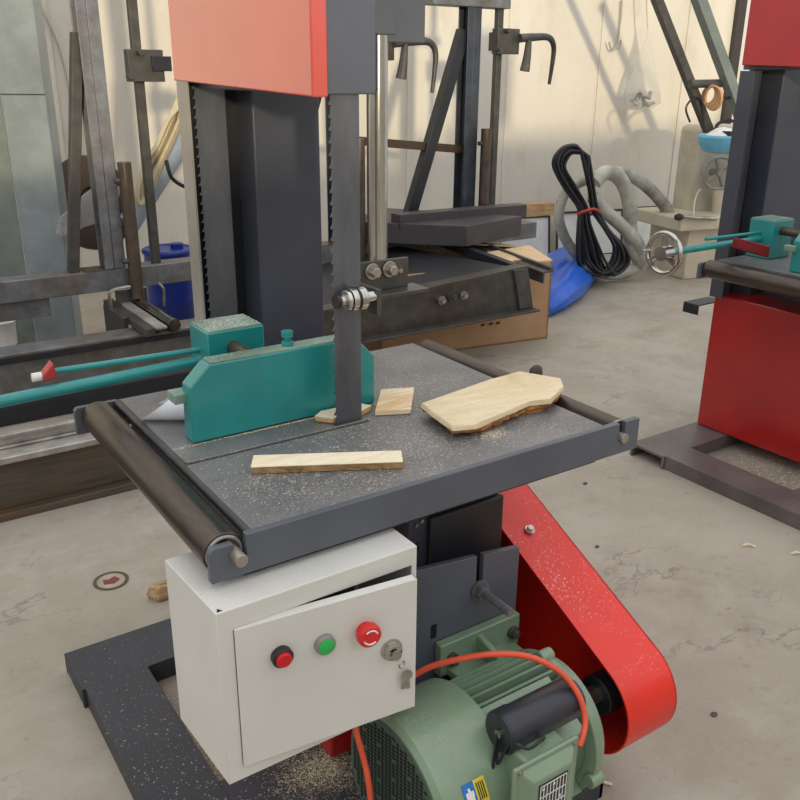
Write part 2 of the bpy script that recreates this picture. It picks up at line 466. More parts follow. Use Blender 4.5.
    # guide fence, slide block and its rods
    m = MB(); m.prism([(.525, T+.001), (.937, T+.001), (.937, .987), (.903, 1.022), (.88, 1.033), (.568, 1.033), (.527, .993)], 'y', 1.478, 1.522)
    fe = m.build('fence', 'teal', saw, .003)
    MB().box(.571, .905, 1.4805, 1.5195, 1.0325, 1.0355).build('dusty_top', 'tealtop', fe)
    MB().box(.505, .535, 1.505, 1.545, .955, .975).build('corner_tab', 'tealtop', fe, .002)
    m = MB(); m.cyl((.745, 1.502, 1.034), (.745, 1.502, 1.045), .012); m.cyl((.745, 1.502, 1.045), (.745, 1.502, 1.053), .007); m.hexhead((.745, 1.502, 1.053), (0, 0, 1), .012, .014)
    m.build('fence_bolt', 'teal', fe, .001)
    bx = 0
    m = MB(); m.box(.65, .782, 1.69, 1.795, T+.001, 1.028)
    sb = m.build('slide_block', 'teal', saw, .003)
    MB().box(.653, .779, 1.693, 1.792, 1.028, 1.031).build('dusty_block_top', 'tealtop', sb)
    MB().tube([(.708, 1.521, .988), (.708, 1.60, .988), (.708, 1.692, .988)], .0165, 20, sub=1).build('threaded_rod', 'rust', saw)
    lx = -.03 if full else .085
    m = MB(); m.cyl((lx, 1.74, .955 if not full else .936), (.652, 1.74, .955), .0125)
    m.build('slide_rod', 'teal', saw)
    m = MB(); m.cyl((.345, 1.765, .978), (.652, 1.745, .978), .0065)
    cr = m.build('clamp_rod', 'teal', saw)
    if not full: OFF = OFF + Vector((.105, -.02, -.004))
    m = MB()
    if full: m.hexa([(.322, 1.745, .966), (.350, 1.745, .970), (.350, 1.775, .970), (.322, 1.775, .966), (.322, 1.745, .978), (.345, 1.745, 1.002), (.345, 1.775, 1.002), (.322, 1.775, .978)])
    if full:
        m.build('lever_grip', 'lever', cr, .003)
        MB().cyl((.304, 1.76, .974), (.323, 1.76, .974), .009).build('lever_tip', 'wht', cr)
    if not full:
        MB().hexa([(.325, 1.70, .950), (.435, 1.64, .915), (.435, 1.67, .915), (.325, 1.73, .950), (.325, 1.70, .99), (.435, 1.64, .958), (.435, 1.67, .958), (.325, 1.73, .99)]).build('lever_arm', 'leverd', cr, .003)
        OFF = OFF - Vector((.105, -.02, -.004))
    hx, hr, hz = lx, .072, (.936 if full else .955)
    m = MB(); m.torus((hx, 1.74, hz), (1, 0, 0), hr, .009, 44); m.cyl((hx-.02, 1.74, hz), (hx+.03, 1.74, hz), .026)
    for k in range(3):
        a = PI/2+k*2*PI/3; m.bar((hx, 1.74, hz), (hx, 1.74+hr*math.cos(a), hz+hr*math.sin(a)), .024, .008)
    m.cyl((hx-.04, 1.74+hr*.9, hz), (hx, 1.74+hr*.9, hz), .007)
    m.build('handwheel', 'chrome', saw)
    # blade guide on its post
    OFF = top + Vector((0, up_dy, 0))
    m = MB(); m.cyl((.960, 1.50, 1.17), (.960, 1.50, 1.64), .0195, n=32)
    gp = m.build('guide_post', 'chrome', saw)
    MB().box(.93, .985, 1.47, 1.53, 1.618, 2.2).build('post_clamp', 'plate', saw, .002)
    MB().box(1.0, 1.105, 1.548, 1.56, 1.608, 2.2).build('post_panel', 'plate', saw, .002)
    if full:
        m = MB(); m.box(.906, 1.022, 1.478, 1.486, 1.128, 1.190); m.box(.90, 1.05, 1.44, 1.50, 1.120, 1.128); m.box(.875, .885, 1.37, 1.45, 1.108, 1.160); m.box(.884, .93, 1.442, 1.45, 1.112, 1.135)
        gb = m.build('guide_bracket', 'brk', saw, .0015)
        for bx_ in (.930, .972):
            m = MB(); m.cyl((bx_, 1.472, 1.17), (bx_, 1.478, 1.17), .017); m.hexhead((bx_, 1.455, 1.17), (0, 1, 0), .011, .018); m.build('guide_bolt', 'bolt', gb, .001)
        m = MB(); m.cyl((.998, 1.470, 1.165), (.998, 1.478, 1.165), .005); m.build('set_screw', 'bolt', gb)
        m = MB()
        for a, b, r in ((0, .012, .011), (.012, .02, .020), (.022, .034, .022), (.034, .040, .014), (.040, .054, .022), (.054, .085, .011)):
            m.cyl((.798+a, 1.382, 1.145), (.798+b, 1.382, 1.145), r)
        m.build('guide_bearing', 'chrome', gb, .001)
        MB().cyl((.829, 1.385, 1.145), (.8395, 1.385, 1.145), .0224).build('bearing_seal', 'black_pl', gb); MB().cyl((.790, 1.385, 1.145), (.799, 1.385, 1.145), .014).build('bearing_cap', 'black_pl', gb)
    if full:
        # machine body below the table front
        m = MB(); m.prism([(1.315, .45), (1.7, .45), (1.7, .80), (1.42, .80), (1.315, .672)], 'x', .92, 1.165)
        bb = m.build('bearing_body', 'dark', saw, .004)
        MB().box(.966, 1.168, 1.300, 1.3148, .45, .668).build('cover_panel', 'black', bb, .004)
        for q in ((.936, .655), (.942, .61), (.946, .597), (.95, .662)): MB().cyl((q[0], 1.310, q[1]), (q[0], 1.3149, q[1]), .0045, n=12).build('panel_screw', 'bolt', bb)
        m = MB(); zt = .675
        m.prism([(.80, .10), (1.15, .10), (1.15, .580), (1.048, .594), (1.048, .512), (1.030, .512), (1.030, .596), (.80, .622)], 'y', 1.22, 1.234)
        mp = m.build('motor_mount_plate', 'plate', saw, .002)
        m = MB(); m.hexa([(.912, 1.2185, .435), (.926, 1.2185, .435), (.926, 1.2195, .435), (.912, 1.2195, .435), (.912, 1.2185, .468), (.926, 1.2185, .468), (.926, 1.2195, .468), (.912, 1.2195, .468)]); m.build('slot', 'hole', mp)
        m = MB(); m.hexhead((1.038, 1.200, .512), (0, 1, 0), .018, .014); m.cyl((1.038, 1.214, .512), (1.038, 1.22, .512), .023); m.cyl((1.038, 1.115, .512), (1.038, 1.22, .512), .0092)
        m.build('tension_bolt', 'bluegrey', mp)
        MB().box(.82, 1.14, 1.234, 1.5, .10, .14).build('mount_brace', 'dark', saw, .002)
        # belt guard: a pan open towards the motor
        OFF = top
        c1, r1, c2, r2 = (1.03, .275), .118, (1.72, .38), .325
        out = hull_outline(c1, r1, c2, r2); inn = hull_outline(c1, r1-.004, c2, r2-.004)
        m = MB(); xa, xb = 1.20, 1.35
        m.prism(out, 'x', xb-.004, xb)
        n = len(out)
        cx = sum(p[0] for p in out)/n
        inn = []
        for i in range(n):
            p0, p1, p2 = Vector(out[i-1]), Vector(out[i]), Vector(out[(i+1) % n]); d = (p2-p0).normalized(); inn.append(tuple(p1 + Vector((-d.y, d.x))*.004))
        VA = [[m.bm.verts.new((x, *p)) for p in ring] for x, ring in ((xa, out), (xb, out), (xb-.004, inn), (xa, inn))]
        for k in range(4):
            A, B = VA[k], VA[(k+1) % 4]
            for i in range(n): m.face([A[i], A[(i+1) % n], B[(i+1) % n], B[i]])
        bg = m.build('belt_guard', 'guard', saw, 0, 25)
        zl = lambda y: c1[1]
        d = Vector((c2[0]-c1[0], c2[1]-c1[1])); L = d.length; al = math.asin((r2-r1)/L); be = math.atan2(d.y, d.x)
        nn = Vector((math.cos(be+PI/2+al), math.sin(be+PI/2+al)))
        dirt = Vector((nn.y, -nn.x)); p0 = Vector(c1) + nn*r1
        p = p0 + dirt*.37
        m = MB(); m.cyl((1.262, *(p)), (1.262, *(p+nn*.006)), .012); m.hexhead((1.262, *(p+nn*.006)), (0, nn.x, nn.y), .008, .008); m.build('guard_screw', 'bolt', bg)
        MB().cyl((1.225, 1.03, .275), (1.29, 1.03, .275), .045, n=36).build('belt_pulley', 'black', saw, .003)
        MB().cyl((1.225, 1.72, .38), (1.29, 1.72, .38), .2, n=48).build('belt_pulley', 'rawd', saw, .003)
        MB().cyl((.86, 1.72, .38), (1.25, 1.72, .38), .03).build('wheel_shaft', 'rawd', saw)
        build_motor(saw)
        build_cabinet(saw)
    OFF = Vector((0, 0, 0))
    return saw

MY, MZ = 1.03, .282
def build_motor(saw):
    ax = lambda x, a=0, r=0: Vector((x, MY - r*math.cos(a), MZ + r*math.sin(a)))     # a: 0 towards the viewer, 90 deg up
    RB, RF, RE = .122, .170, .132
    xF0, xF1, xE0, xE1 = .694, .860, 1.068, 1.105
    m = MB(); m.lathe((xF1-.02, MY, MZ), (1, 0, 0), [(0, RB), (xE0-xF1+.02, RB)], 48)
    body = m.build('motor_body', 'motorshade', saw)
    m = MB()                                                         # cooling fins along the axis
    for k in range(40):
        a = 2*PI*k/40
        if math.radians(-32) < (a if a < PI else a-2*PI) < math.radians(38): continue
        o = Vector((0, -math.cos(a), math.sin(a))); c = Vector((0, MY, MZ))
        t = Vector((0, math.sin(a), math.cos(a)))
        P = []
        for x in (xF1+.005, xE0):
            for rr, s in ((RB-.004, -.0042), (RB-.004, .0042), (RB+.029, .0030), (RB+.029, -.0030)): P.append(Vector((x, 0, 0)) + c + o*rr + t*s)
        m.hexa(P)
    m.build('cooling_fins', 'motord', body)
    m = MB(); m.lathe((xE0, MY, MZ), (1, 0, 0), [(0, RE-.004), (.006, RE+.016), (.022, RE+.016), (.026, RE+.006), (.045, RE), (.055, RE*.8), (.06, .05)], 48)
    for a in (98, -18, 190, 280):
        a = math.radians(a); p = ax(xE0-.004, a, RE+.016); m.cyl(p, p+Vector((.032, 0, 0)), .015, n=14)
    m.build('end_shield', 'motor', saw, .002)
    MB().cyl((1.11, MY, MZ), (1.226, MY, MZ), .02).build('motor_shaft', 'bolt', saw)
    # fan cover with rounded rim and perforated face
    m = MB(); m.lathe((xF0, MY, MZ), (1, 0, 0), [(.006, RF-.03), (.0, RF-.024), (.001, RF-.012), (.010, RF-.002), (.03, RF), (xF1-xF0-.004, RF), (xF1-xF0, RF-.004), (xF1-xF0, RB)], 64)
    fc = m.build('fan_cover', 'motor', saw)
    MB().cyl((xF0-.0015, MY, MZ), (xF0+.01, MY, MZ), RF-.016, n=56).build('fan_grille', 'grille', fc)
    m = MB(); st = .0125
    for i in range(-12, 13):
        for j in range(-20, 21):
            y, z = i*st, j*.0085 + (0 if i % 2 else .004)
            if math.hypot(y, z) < RF-.028 and (i % 4 or abs(j) % 5): m.box(xF0-.0022, xF0-.001, MY+y-.0045, MY+y+.0045, MZ+z-.0026, MZ+z+.0026)
    m.build('grille_holes', 'hole', fc, 0, 0)
    for a in (-15, 12, 60): MB().cyl(ax(xF1-.012, math.radians(a), RF), ax(xF1-.012, math.radians(a), RF+.004), .006, n=12).build('cover_screw', 'bolt', fc)
    # sticker on the fan cover: blue field with a white mark, yellow field with dark lines
    def patch(x0, x1, a0, a1, r, n=6):
        g = []
        for i in range(n+1):
            a = math.radians(a0+(a1-a0)*i/n); g.append([ax(x0, a, r), ax(x1, a, r)])
        return g
    def on_cover(x0, x1, a0, a1, name, mat, r=RF+.0008, N=(0, -1, 0), par=None):
        return MB().sheet(patch(x0, x1, a0, a1, r), .0006, N).build(name, mat, par or fc)
    s1 = on_cover(.745, .770, 25, 40, 'warning_sticker', 'blue'); on_cover(.770, .794, 25, 40, 'sticker_text_field', 'yellow')
    for k, (a0, a1, x0, x1) in enumerate(((27, 32, .750, .765), (28, 37, .755, .760), (32, 35, .749, .766))): on_cover(x0, x1, a0, a1, 'sticker_mark', 'wht', RF+.0018)
    for k in range(4): on_cover(.774+k*.0045, .776+k*.0045, 28, 38, 'sticker_line', 'nplate', RF+.0018)
    # feet bolted to the mounting plate
    m = MB()
    for za, zb_, sg in ((.345, .425, 1), (.13, .20, -1)):
        m = MB(); zi = za if sg > 0 else zb_
        m.hexa([(.922, 1.196, za), (1.142, 1.196, za), (1.142, 1.218, za), (.922, 1.218, za), (.922, 1.196, zb_), (1.142, 1.196, zb_), (1.142, 1.218, zb_), (.922, 1.218, zb_)])
        m.prism([(1.10, zi), (1.2, zi+sg*.004), (1.2, zi+sg*.07), (1.09, zi+sg*.045)], 'x', 1.02, 1.036)
        m.box(.94, 1.12, 1.09, 1.2, min(zi, zi+sg*.02), max(zi, zi+sg*.02))
        ft = m.build('motor_foot', 'motor', saw, .003)
        for x in (.951, 1.121):
            z_ = (za+zb_)/2; m = MB(); m.cyl((x, 1.188, z_), (x, 1.196, z_), .015); m.hexhead((x, 1.178, z_), (0, 1, 0), .010, .012); m.build('foot_bolt', 'rawd', ft, .001)
    # capacitor on its saddle
    cy, cz = .912, .452
    m = MB(); m.lathe((.838, cy, cz), (1, 0, 0), [(0, .024), (0, .037), (.004, .040), (.034, .0405), (.035, .0385), (.176, .0385), (.182, .035)], 36)
    m.build('capacitor', 'capac', saw)
    m = MB(); p1 = ax(0, math.radians(34), RB+.048); p2 = ax(0, math.radians(78), RB+.032)
    m.hexa([(.85, p1.y, p1.z), (1.04, p1.y, p1.z), (1.04, p2.y, p2.z), (.85, p2.y, p2.z)] + [(x, q.y+.012, q.z-.03) for x, q in ((.85, p1), (1.04, p1), (1.04, p2), (.85, p2))])
    m.build('capacitor_saddle', 'motor', saw, .002)
    m = MB(); m.cyl((.832, cy-.004, cz+.004), (.839, cy-.004, cz+.004), .008); m.build('capacitor_terminal', 'bolt', saw)
    # terminal box with lid and nameplate, facing the viewer
    y0 = .812
    m = MB(); m.box(.846, .945, y0+.022, MY-RB+.03, .285, .434)
    tbx = m.build('terminal_box', 'motor', saw, .006)
    A = (.811, .95, .272, .443); i = .024
    m = MB(); m.hexa([(A[0], y0+.022, A[2]), (A[1], y0+.022, A[2]), (A[1], y0+.022, A[3]), (A[0], y0+.022, A[3]), (A[0]+i, y0, A[2]+i), (A[1]-i, y0, A[2]+i), (A[1]-i, y0, A[3]-i), (A[0]+i, y0, A[3]-i)])
    m.box(A[0]-.006, A[1]+.006, y0+.018, y0+.026, A[2]-.006, A[3]+.006)
    lid = m.build('terminal_lid', 'motor', tbx, .003)
    for x, zz in ((A[0]+.006, A[3]-.004), (A[1]-.004, A[3]-.004)): MB().cyl((x, y0+.014, zz), (x, y0+.019, zz), .0045, n=12).build('lid_screw', 'bolt', tbx)
    np_ = MB().box(A[0]+.036, A[1]-.036, y0-.0016, y0+.001, A[2]+.03, A[3]-.034).build('nameplate', 'nplate', tbx)
    m = MB(); X0, X1, Z0, Z1 = A[0]+.039, A[1]-.039, A[2]+.033, A[3]-.037
    for k in range(9):
        x = X0+(X1-X0)*k/8; m.box(x-.0008, x+.0008, y0-.0022, y0-.0012, Z0, Z1)
    for k in range(5):
        zz = Z0+(Z1-Z0)*k/4; m.box(X0, X1, y0-.0023, y0-.0013, zz-.0008, zz+.0008)
    for k in range(6):
        x = X0+.004+(X1-X0-.012)*k/6; m.box(x, x+.005, y0-.0023, y0-.0013, Z1-.010-(k % 3)*.018, Z1-.005-(k % 3)*.018)
    m.build('nameplate_print', 'wht', tbx)
    # thin leads from the capacitor and the orange supply cable
    MB().tube([(.836, cy, cz-.01), (.826, cy-.015, cz-.05), (.84, cy-.03, cz-.0), (.86, cy-.055, cz-.003), (.90, cy-.05, cz-.003), (.905, cy-.04, cz-.02)], .003, 8).build('capacitor_lead', 'rubber', saw)
    MB().tube([(.836, cy, cz+.01), (.820, cy-.01, cz-.06), (.816, cy-.02, cz-.14), (.80, y0+.04, cz-.2)], .003, 8).build('capacitor_lead', 'rubber', saw)
    Y = lambda u, v, y: at(u, v, y=y) - OFF
    pts = [Y(408, 679, 1.10), Y(430, 667, 1.07), Y(460, 659, 1.03), Y(495, 654, .985), Y(530, 657, .955), Y(560, 672, .92), Y(578, 694, .885), Y(585, 718, .86), Y(583, 735, .845), Y(579, 746, .838)]
    MB().tube(pts, .0058, 12).build('supply_cable', 'cable', saw)
    pts = [Y(350, 705, 1.10), Y(357, 735, 1.07), Y(364, 760, 1.05), Y(369, 785, 1.03), Y(371, 815, 1.02), Y(365, 850, 1.0)]
    MB().tube(pts, .0058, 12).build('lower_cable', 'cable', saw)

def build_cabinet(saw):
    x0, x1, y0, y1, z0, z1 = .382, .745, 1.042, 1.232, .476, .8005
    m = MB(); t = .006; fr = .026
    O = [m.bm.verts.new(p) for p in ((x0, y0, z0), (x1, y0, z0), (x1, y0, z1), (x0, y0, z1))]
    xi0, xi1, zi0, zi1 = x0+fr, x1-.010, z0+fr, z1-.036
    I = [m.bm.verts.new(p) for p in ((xi0, y0, zi0), (xi1, y0, zi0), (xi1, y0, zi1), (xi0, y0, zi1))]
    I2 = [m.bm.verts.new((v.co.x, y0+t, v.co.z)) for v in I]
    J = [m.bm.verts.new(p) for p in ((x0+t, y0+t, z0+t), (x1-t, y0+t, z0+t), (x1-t, y0+t, z1-t), (x0+t, y0+t, z1-t))]
    K = [m.bm.verts.new((v.co.x, y1-t, v.co.z)) for v in J]; B = [m.bm.verts.new((v.co.x-(.010 if v.co.x < .5 else 0), y1, v.co.z)) for v in O]
    for a_, b_ in ((O, I), (I, I2), (I2, J), (J, K), (B, O)):
        for i in range(4): m.face([a_[i], a_[(i+1) % 4], b_[(i+1) % 4], b_[i]])
    m.face(K); m.face(B[::-1])
    cab = m.build('control_cabinet', 'white', saw, .0015)
    MB().box(x0+.02, x1-.02, y1-.02, y1-.008, z0+.03, z1-.05).build('back_panel', 'inside', cab)
    m = MB(); m.box(.60, .68, 1.14, 1.2, .66, .75); m.box(.5, .58, 1.14, 1.2, .64, .73); m.build('contactor', 'black_pl', cab, .003)
    MB().prism([(x0+.003, y0+.003), (x0+.012, y0+.004), (x0+.007, y0+.012)], 'z', z1, z1+.0006).build('paint_chip', 'black_pl', cab)
    # door swung a little open on its left hinge
    H = Vector((.4078, y0-.001, 0)); W = .3375; zb, zt = .5025, .7645
    tip_t = at(416.5, 578, z=zt); ang = math.atan2(tip_t.y-OFF.y-H.y, tip_t.x-OFF.x-H.x); W = math.hypot(tip_t.y-OFF.y-H.y, tip_t.x-OFF.x-H.x)
    D = Matrix.Translation(H) @ Matrix.Rotation(ang, 4, 'Z')
    m = MB(); m.box(0, W, -.003, 0, zb, zt, D); m.box(0, W, 0, .014, zt-.003, zt, D); m.box(0, W, 0, .014, zb, zb+.003, D); m.box(W-.003, W, 0, .014, zb, zt, D)
    m.build('cabinet_door', 'white', cab, .0012)
    d = -(D.to_3x3() @ Vector((0, 1, 0))); dx = D.to_3x3() @ Vector((1, 0, 0)); Z = Vector((0, 0, 1))
    def on_door(u, v):
        dd = ray(u, v); P = D @ Vector((0, -.003, 0)) + OFF
        return CAM + dd*((P-CAM).dot(d)/dd.dot(d)) - OFF
    p = on_door(281, 655)
    m = MB(); m.lathe(p, d, [(0, .0175), (.010, .0175), (.011, .0160), (.0125, .0140)], 28); b1 = m.build('indicator_lamp', 'black_pl', cab)
    m = MB(); m.lathe(p, d, [(.009, .0130), (.016, .0130), (.018, .0105)], 24); m.build('red_lens', 'redlens', cab)
    p = on_door(324, 643)
    m = MB(); m.lathe(p, d, [(0, .0175), (.008, .0175), (.010, .0165), (.011, .0140)], 28); m.build('start_button', 'grey_pl', cab)
    m = MB(); m.lathe(p, d, [(.008, .0136), (.0125, .0136), (.0135, .0115)], 24); m.build('green_cap', 'greenlens', cab)
    p = on_door(364.5, 629.5)
    m = MB(); m.lathe(p, d, [(0, .0150), (.010, .0140), (.011, .0205), (.016, .021), (.022, .0202), (.025, .017)], 32); m.build('emergency_stop', 'ered', cab)
    for a in (math.radians(20), math.radians(200)):
        MB().torus(p+d*.0252, d, .0125, .0014, 12, 6, a, a+math.radians(110), dx).build('arrow_arc', 'wht', cab)
    p = on_door(391, 649)
    m = MB(); m.lathe(p, d, [(0, .020), (.003, .0195), (.004, .016), (.012, .0155), (.014, .012)], 28); m.bar(p+d*.012-dx*.008, p+d*.012+dx*.008+Z*.002, .006, .006)
    m.build('door_lock', 'chrome', cab)
    k = thing('key', on_door(401, 664), 'small silver keys hanging from the lock of the white control cabinet', 'keys')
    q = p + d*.012
    sv = globals()['OFF']; 
    m = MB(); m.torus(on_door(399, 661)+d*.010, d+dx*.4, .0065, .0012, 24, 6); m.build('key_ring', 'chrome', k)
    a, b = on_door(398, 656)+d*.012, on_door(403, 668)+d*.008
    m = MB(); m.bar(p+d*.02, p+d*.012, .003, .010); m.lathe(p+d*.020, d, [(0, .009), (.002, .009)], 18); m.build('bow', 'bolt', k)
    a, b, c = on_door(400, 667)+d*.009, on_door(404, 672)+d*.009, on_door(401, 686)+d*.008
    m = MB(); m.lathe(b, d, [(0, .011), (.0022, .011)], 18); m.bar(b, c, .0022, .009, dx); m.bar(b, on_door(406, 685)+d*.009, .0022, .007, dx)
    m.build('blade_of_key', 'bolt', k)

near_saw = bandsaw('bandsaw', 'bandsaw in front, dusty table carrying sawn wood, white control cabinet and green motor below', (0, 0, 0), 0, 0, 0, True)
far_saw = bandsaw('bandsaw', 'bandsaw at the right edge with deep red lower box, chrome handwheel and empty table', (2.42, 0, 0), .15, .20, .275, False)

# ------------------------------------------------------------------ on the near table
def block(pts_low, z0, z1, inset=0):
    m = MB(); m.prism([(p.x, p.y) for p in pts_low], 'z', z0, z1); return m
tz = T + .0008
P = [at(u, v, z=tz) for u, v in ((251, 474), (403, 468.5), (401, 457), (254, 462))]
m = block(P, tz, tz+.0125); o = m.build('wood_strip', 'strip_edge', None, .0006); MB().prism([(p.x, p.y) for p in P], 'z', tz+.0126, tz+.0136).build('sawn_face', 'woodw', o); tag(o, 'pale narrow sawn wood strip lying alone on the near table front', 'wood')
# thick waney-edged plank with bark under its rim
zt = tz+.030
topo = [at(u, v, z=zt) for u, v in ((421, 403), (452, 426), (476, 424), (530, 401), (551, 399), (564, 386), (561, 378), (520, 371), (490, 379))]
cen = sum(topo, Vector())/len(topo)
rs = []
Q = []
for i in range(len(topo)):
    a, b = topo[i], topo[(i+1) % len(topo)]; n = max(2, int((b-a).length/.012))
    for k in range(n): Q.append(a.lerp(b, k/n))
def ringz(z, sc, j): return [Vector((cen.x+(q.x-cen.x)*sc+R.uniform(-j, j), cen.y+(q.y-cen.y)*sc+R.uniform(-j, j), z)) for q in Q]
st = R.getstate(); mid = ringz(zt-.011, 1.0, .0012); low = ringz(zt-.0112, .985, .003); bot = ringz(tz, .80, .004)
root = thing('plank', (cen.x, cen.y, T), 'thick pale plank with wavy bark edge on right half of near table', 'wood')
m = MB(); m.rings([mid, ringz(zt-.002, .995, .0008), ringz(zt, .985, .0004)]); m.build('sawn_board', 'wood', root, 0, 50)
low2 = ringz(zt-.019, .965, .004)
m = MB(); m.rings([bot, ringz(tz+.008, .9, .005), low2, low]); m.build('bark_underside', 'bark', root, 0, 20)
lp_ = at(536, 369, z=tz+.03)
m = MB(); m.rings([[lp_+Vector((rr*.022*math.cos(q)*(1+.2*math.sin(2*q)), rr*.014*math.sin(q), zz)) for q in [2*PI*k/10 for k in range(10)]] for rr, zz in ((.7, -.030), (1, -.015), (.9, .0), (.4, .008))]); m.build('bark_knob', 'brown', root, 0, 50)
# offcuts behind the blade
P = [at(u, v, z=tz) for u, v in ((375, 416), (411, 414), (414, 392), (381, 394))]
m = block(P, tz, tz+.012); o = m.build('wood_offcut', 'woodred', None, .0015); tag(o, 'square thin wood offcut with reddish grain right of the blade', 'wood')
P = [at(u, v, z=tz) for u, v in ((322, 411), (337, 423), (339, 421.4), (352, 408))]
b0 = Vector((.80, 1.424, tz)); 
m = MB(); OC = [(.775, 1.452), (.80, 1.420), (.855, 1.418), (.905, 1.440), (.89, 1.468), (.80, 1.470)]; m.prism(OC, 'z', tz, tz+.011); o = m.build('wood_offcut', 'woode', None, .002); MB().prism(OC, 'z', tz+.0112, tz+.0122).build('sawn_face', 'woodw', o); tag(o, 'pointed wood offcut lying against the back of the blade by fence', 'wood')
# rolled sheet of paper behind the fence
m = MB(); g = []
pa_, pb_ = Vector((.60, 1.578, tz)), Vector((.484, 1.652, tz)); pd = (pb_-pa_).normalized(); pn = Vector((-pd.y, pd.x, 0))
for i in range(15):
    a = -PI*.55 + PI*1.5*i/14                                      # 0 faces along pn, 90 deg up
    te = 1 - .45*(.5+.5*math.sin(a))**1.3
    row = []
    for j in range(8):
        t = te*j/7; r = .027*(1-.22*t)
        row.append(pa_.lerp(pb_, t) + pn*(r*math.cos(a)) + Vector((0, 0, r+.001+r*math.sin(a))))
    g.append(row)
m.sheet(g, .0006, (0, 0, 1)); o = m.build('paper_sheet', 'paper', None, 0, 60); tag(o, 'curled white paper tucked behind left end of teal fence', 'paper')

# sawdust: nobody could count it
def flakes(name, mat, spots, n, size, zf, label, box=None):
    m = MB()
    for _ in range(n):
        cx, cy, sx, sy, w = R.choices(spots, [s[4] for s in spots])[0]
        x, y = R.gauss(cx, sx), R.gauss(cy, sy)
        z = zf(x, y)
        if z is None: continue
        s = R.uniform(.4, 1)*size; a = R.uniform(0, PI); l = s*R.uniform(.8, 3)
        c, q = math.cos(a), math.sin(a); h = s*.35
        v = [m.bm.verts.new((x+dx*c-dy*q, y+dx*q+dy*c, z+dz)) for dx, dy, dz in ((-l, -s*.4, 0), (l, -s*.4, 0), (0, s*.6, 0), (l*.1, 0, h))]
        for f in ((0, 1, 3), (1, 2, 3), (2, 0, 3), (2, 1, 0)): m.face([v[i] for i in f])
    o = m.build(name, mat, None, 0, 0); return tag(o, label, 'sawdust', None, 'stuff')
def ztable(x, y):
    if not (.482 < x < 1.258 and 1.117 < y < 1.798): return None
    if .52 < x < .94 and 1.476 < y < 1.524: return None
    if x < .875 and 1.393 < y < 1.408: return None
    return T
flakes('sawdust', 'dust', [(.70, 1.27, .12, .05, 3), (.95, 1.25, .16, .07, 4), (1.05, 1.50, .12, .05, 5), (.9, 1.38, .2, .02, 2), (1.1, 1.65, .1, .1, 2), (.73, 1.474, .14, .0022, 5), (1.04, 1.205, .02, .015, 2), (.60, 1.23, .05, .05, 1), (.78, 1.22, .25, .07, 3)], 6500, .0013, ztable, 'pale sawdust and shavings scattered over the near bandsaw table')
flakes('sawdust', 'dustw', [(.715, 1.745, .035, .03, 1)], 900, .0014, lambda x, y: 1.031 if .652 < x < .78 and 1.692 < y < 1.793 else None, 'sawdust coating the top of the near teal slide block')
flakes('sawdust', 'dustw', [(.43, 1.6, .06, .25, 3), (.46, 1.2, .05, .15, 4), (.6, 1.25, .1, .1, 4)], 1000, .0017, lambda x, y: .0606 if .345 < x < .8 and 1.02 < y < 2.1 and (x < .514 or y < 1.468) else None, 'pale flakes sprinkled on the dark base frame below the white cabinet')
flakes('sawdust', 'dust', [(.70, 1.38, .045, .035, 1), (.76, 1.36, .04, .05, 1)], 5000, .0013, lambda x, y: .0606 if .53 < x < .95 and 1.1 < y < 1.468 else None, 'heap of sawdust on base frame under the open cabinet door')
flakes('sawdust', 'dust', [(.7, 1.65, .15, .12, 1), (.54, 1.6, .02, .12, 1)], 1200, .003, lambda x, y: .0004 if .52 < x < 1.05 and 1.44 < y < 1.94 else None, 'sawdust on the floor inside the near base frame')
flakes('sawdust', 'dust', [(3.2, 1.75, .18, .15, 3), (3.05, 1.3, .1, .2, 2)], 1500, .004, lambda x, y: .0004 if 2.95 < x < 3.6 and 1.57 < y < 2.05 else None, 'sawdust on the floor inside the right base frame')

# ------------------------------------------------------------------ floor litter
p = floor_pt(111, 581)
e = thing('floor_disc', p, 'round metal ring with reddish centre set into the concrete left of cabinet', 'floor plate')
m = MB(); m.lathe(p, (0, 0, 1), [(0, .043), (.002, .056), (.003, .052), (.001, .045)], 40); m.build('ring', 'drain', e)
MB().cyl(p, p+Vector((0, 0, .0012)), .044, n=36).build('disc_face', 'discf', e)
m = MB(); m.prism([(p.x+x, p.y+y) for x, y in ((-.026, -.012), (.004, -.022), (.028, -.006), (.018, .020), (-.004, .010), (-.022, .016))], 'z', .0012, .0022); m.build('disc_print', 'discp', e)
p = floor_pt(163, 597)
m = MB(); m.rings([[Vector((p.x+r*math.cos(a)*(1+.25*math.sin(3*a))*1.25, p.y+r*math.sin(a)*(1+.2*math.cos(2*a)), z)) for a in [2*PI*k/9 for k in range(9)]] for r, z in ((.030, 0), (.034, .018), (.026, .045), (.010, .055))])
o = m.build('wood_chunk', 'stone', None, .002, 20); tag(o, 'rough wood chunk on the floor behind white cabinet corner', 'wood')
for i, (u, v, s, lab) in enumerate(((585, 484, .008, 'dark pebble on concrete just below right end of front table'), (597, 547, .007, 'small dark pebble on open floor right of the red belt guard top'), (714, 715, .008, 'dark pebble on concrete right of the belt guard bottom end'), (568, 306, .014, 'dark pebble on the floor beside the blue sheeting'))):
    p = floor_pt(u, v); m = MB()
    m.rings([[Vector((p.x+r*s*math.cos(a)*1.4, p.y+r*s*math.sin(a), z*s)) for a in [2*PI*k/8 for k in range(8)]] for r, z in ((.8, 0), (1, .4), (.5, .9))])
    tag(m.build('pebble', 'rawd', None, 0, 0), lab, 'pebble', 'small dark pebbles on the floor')
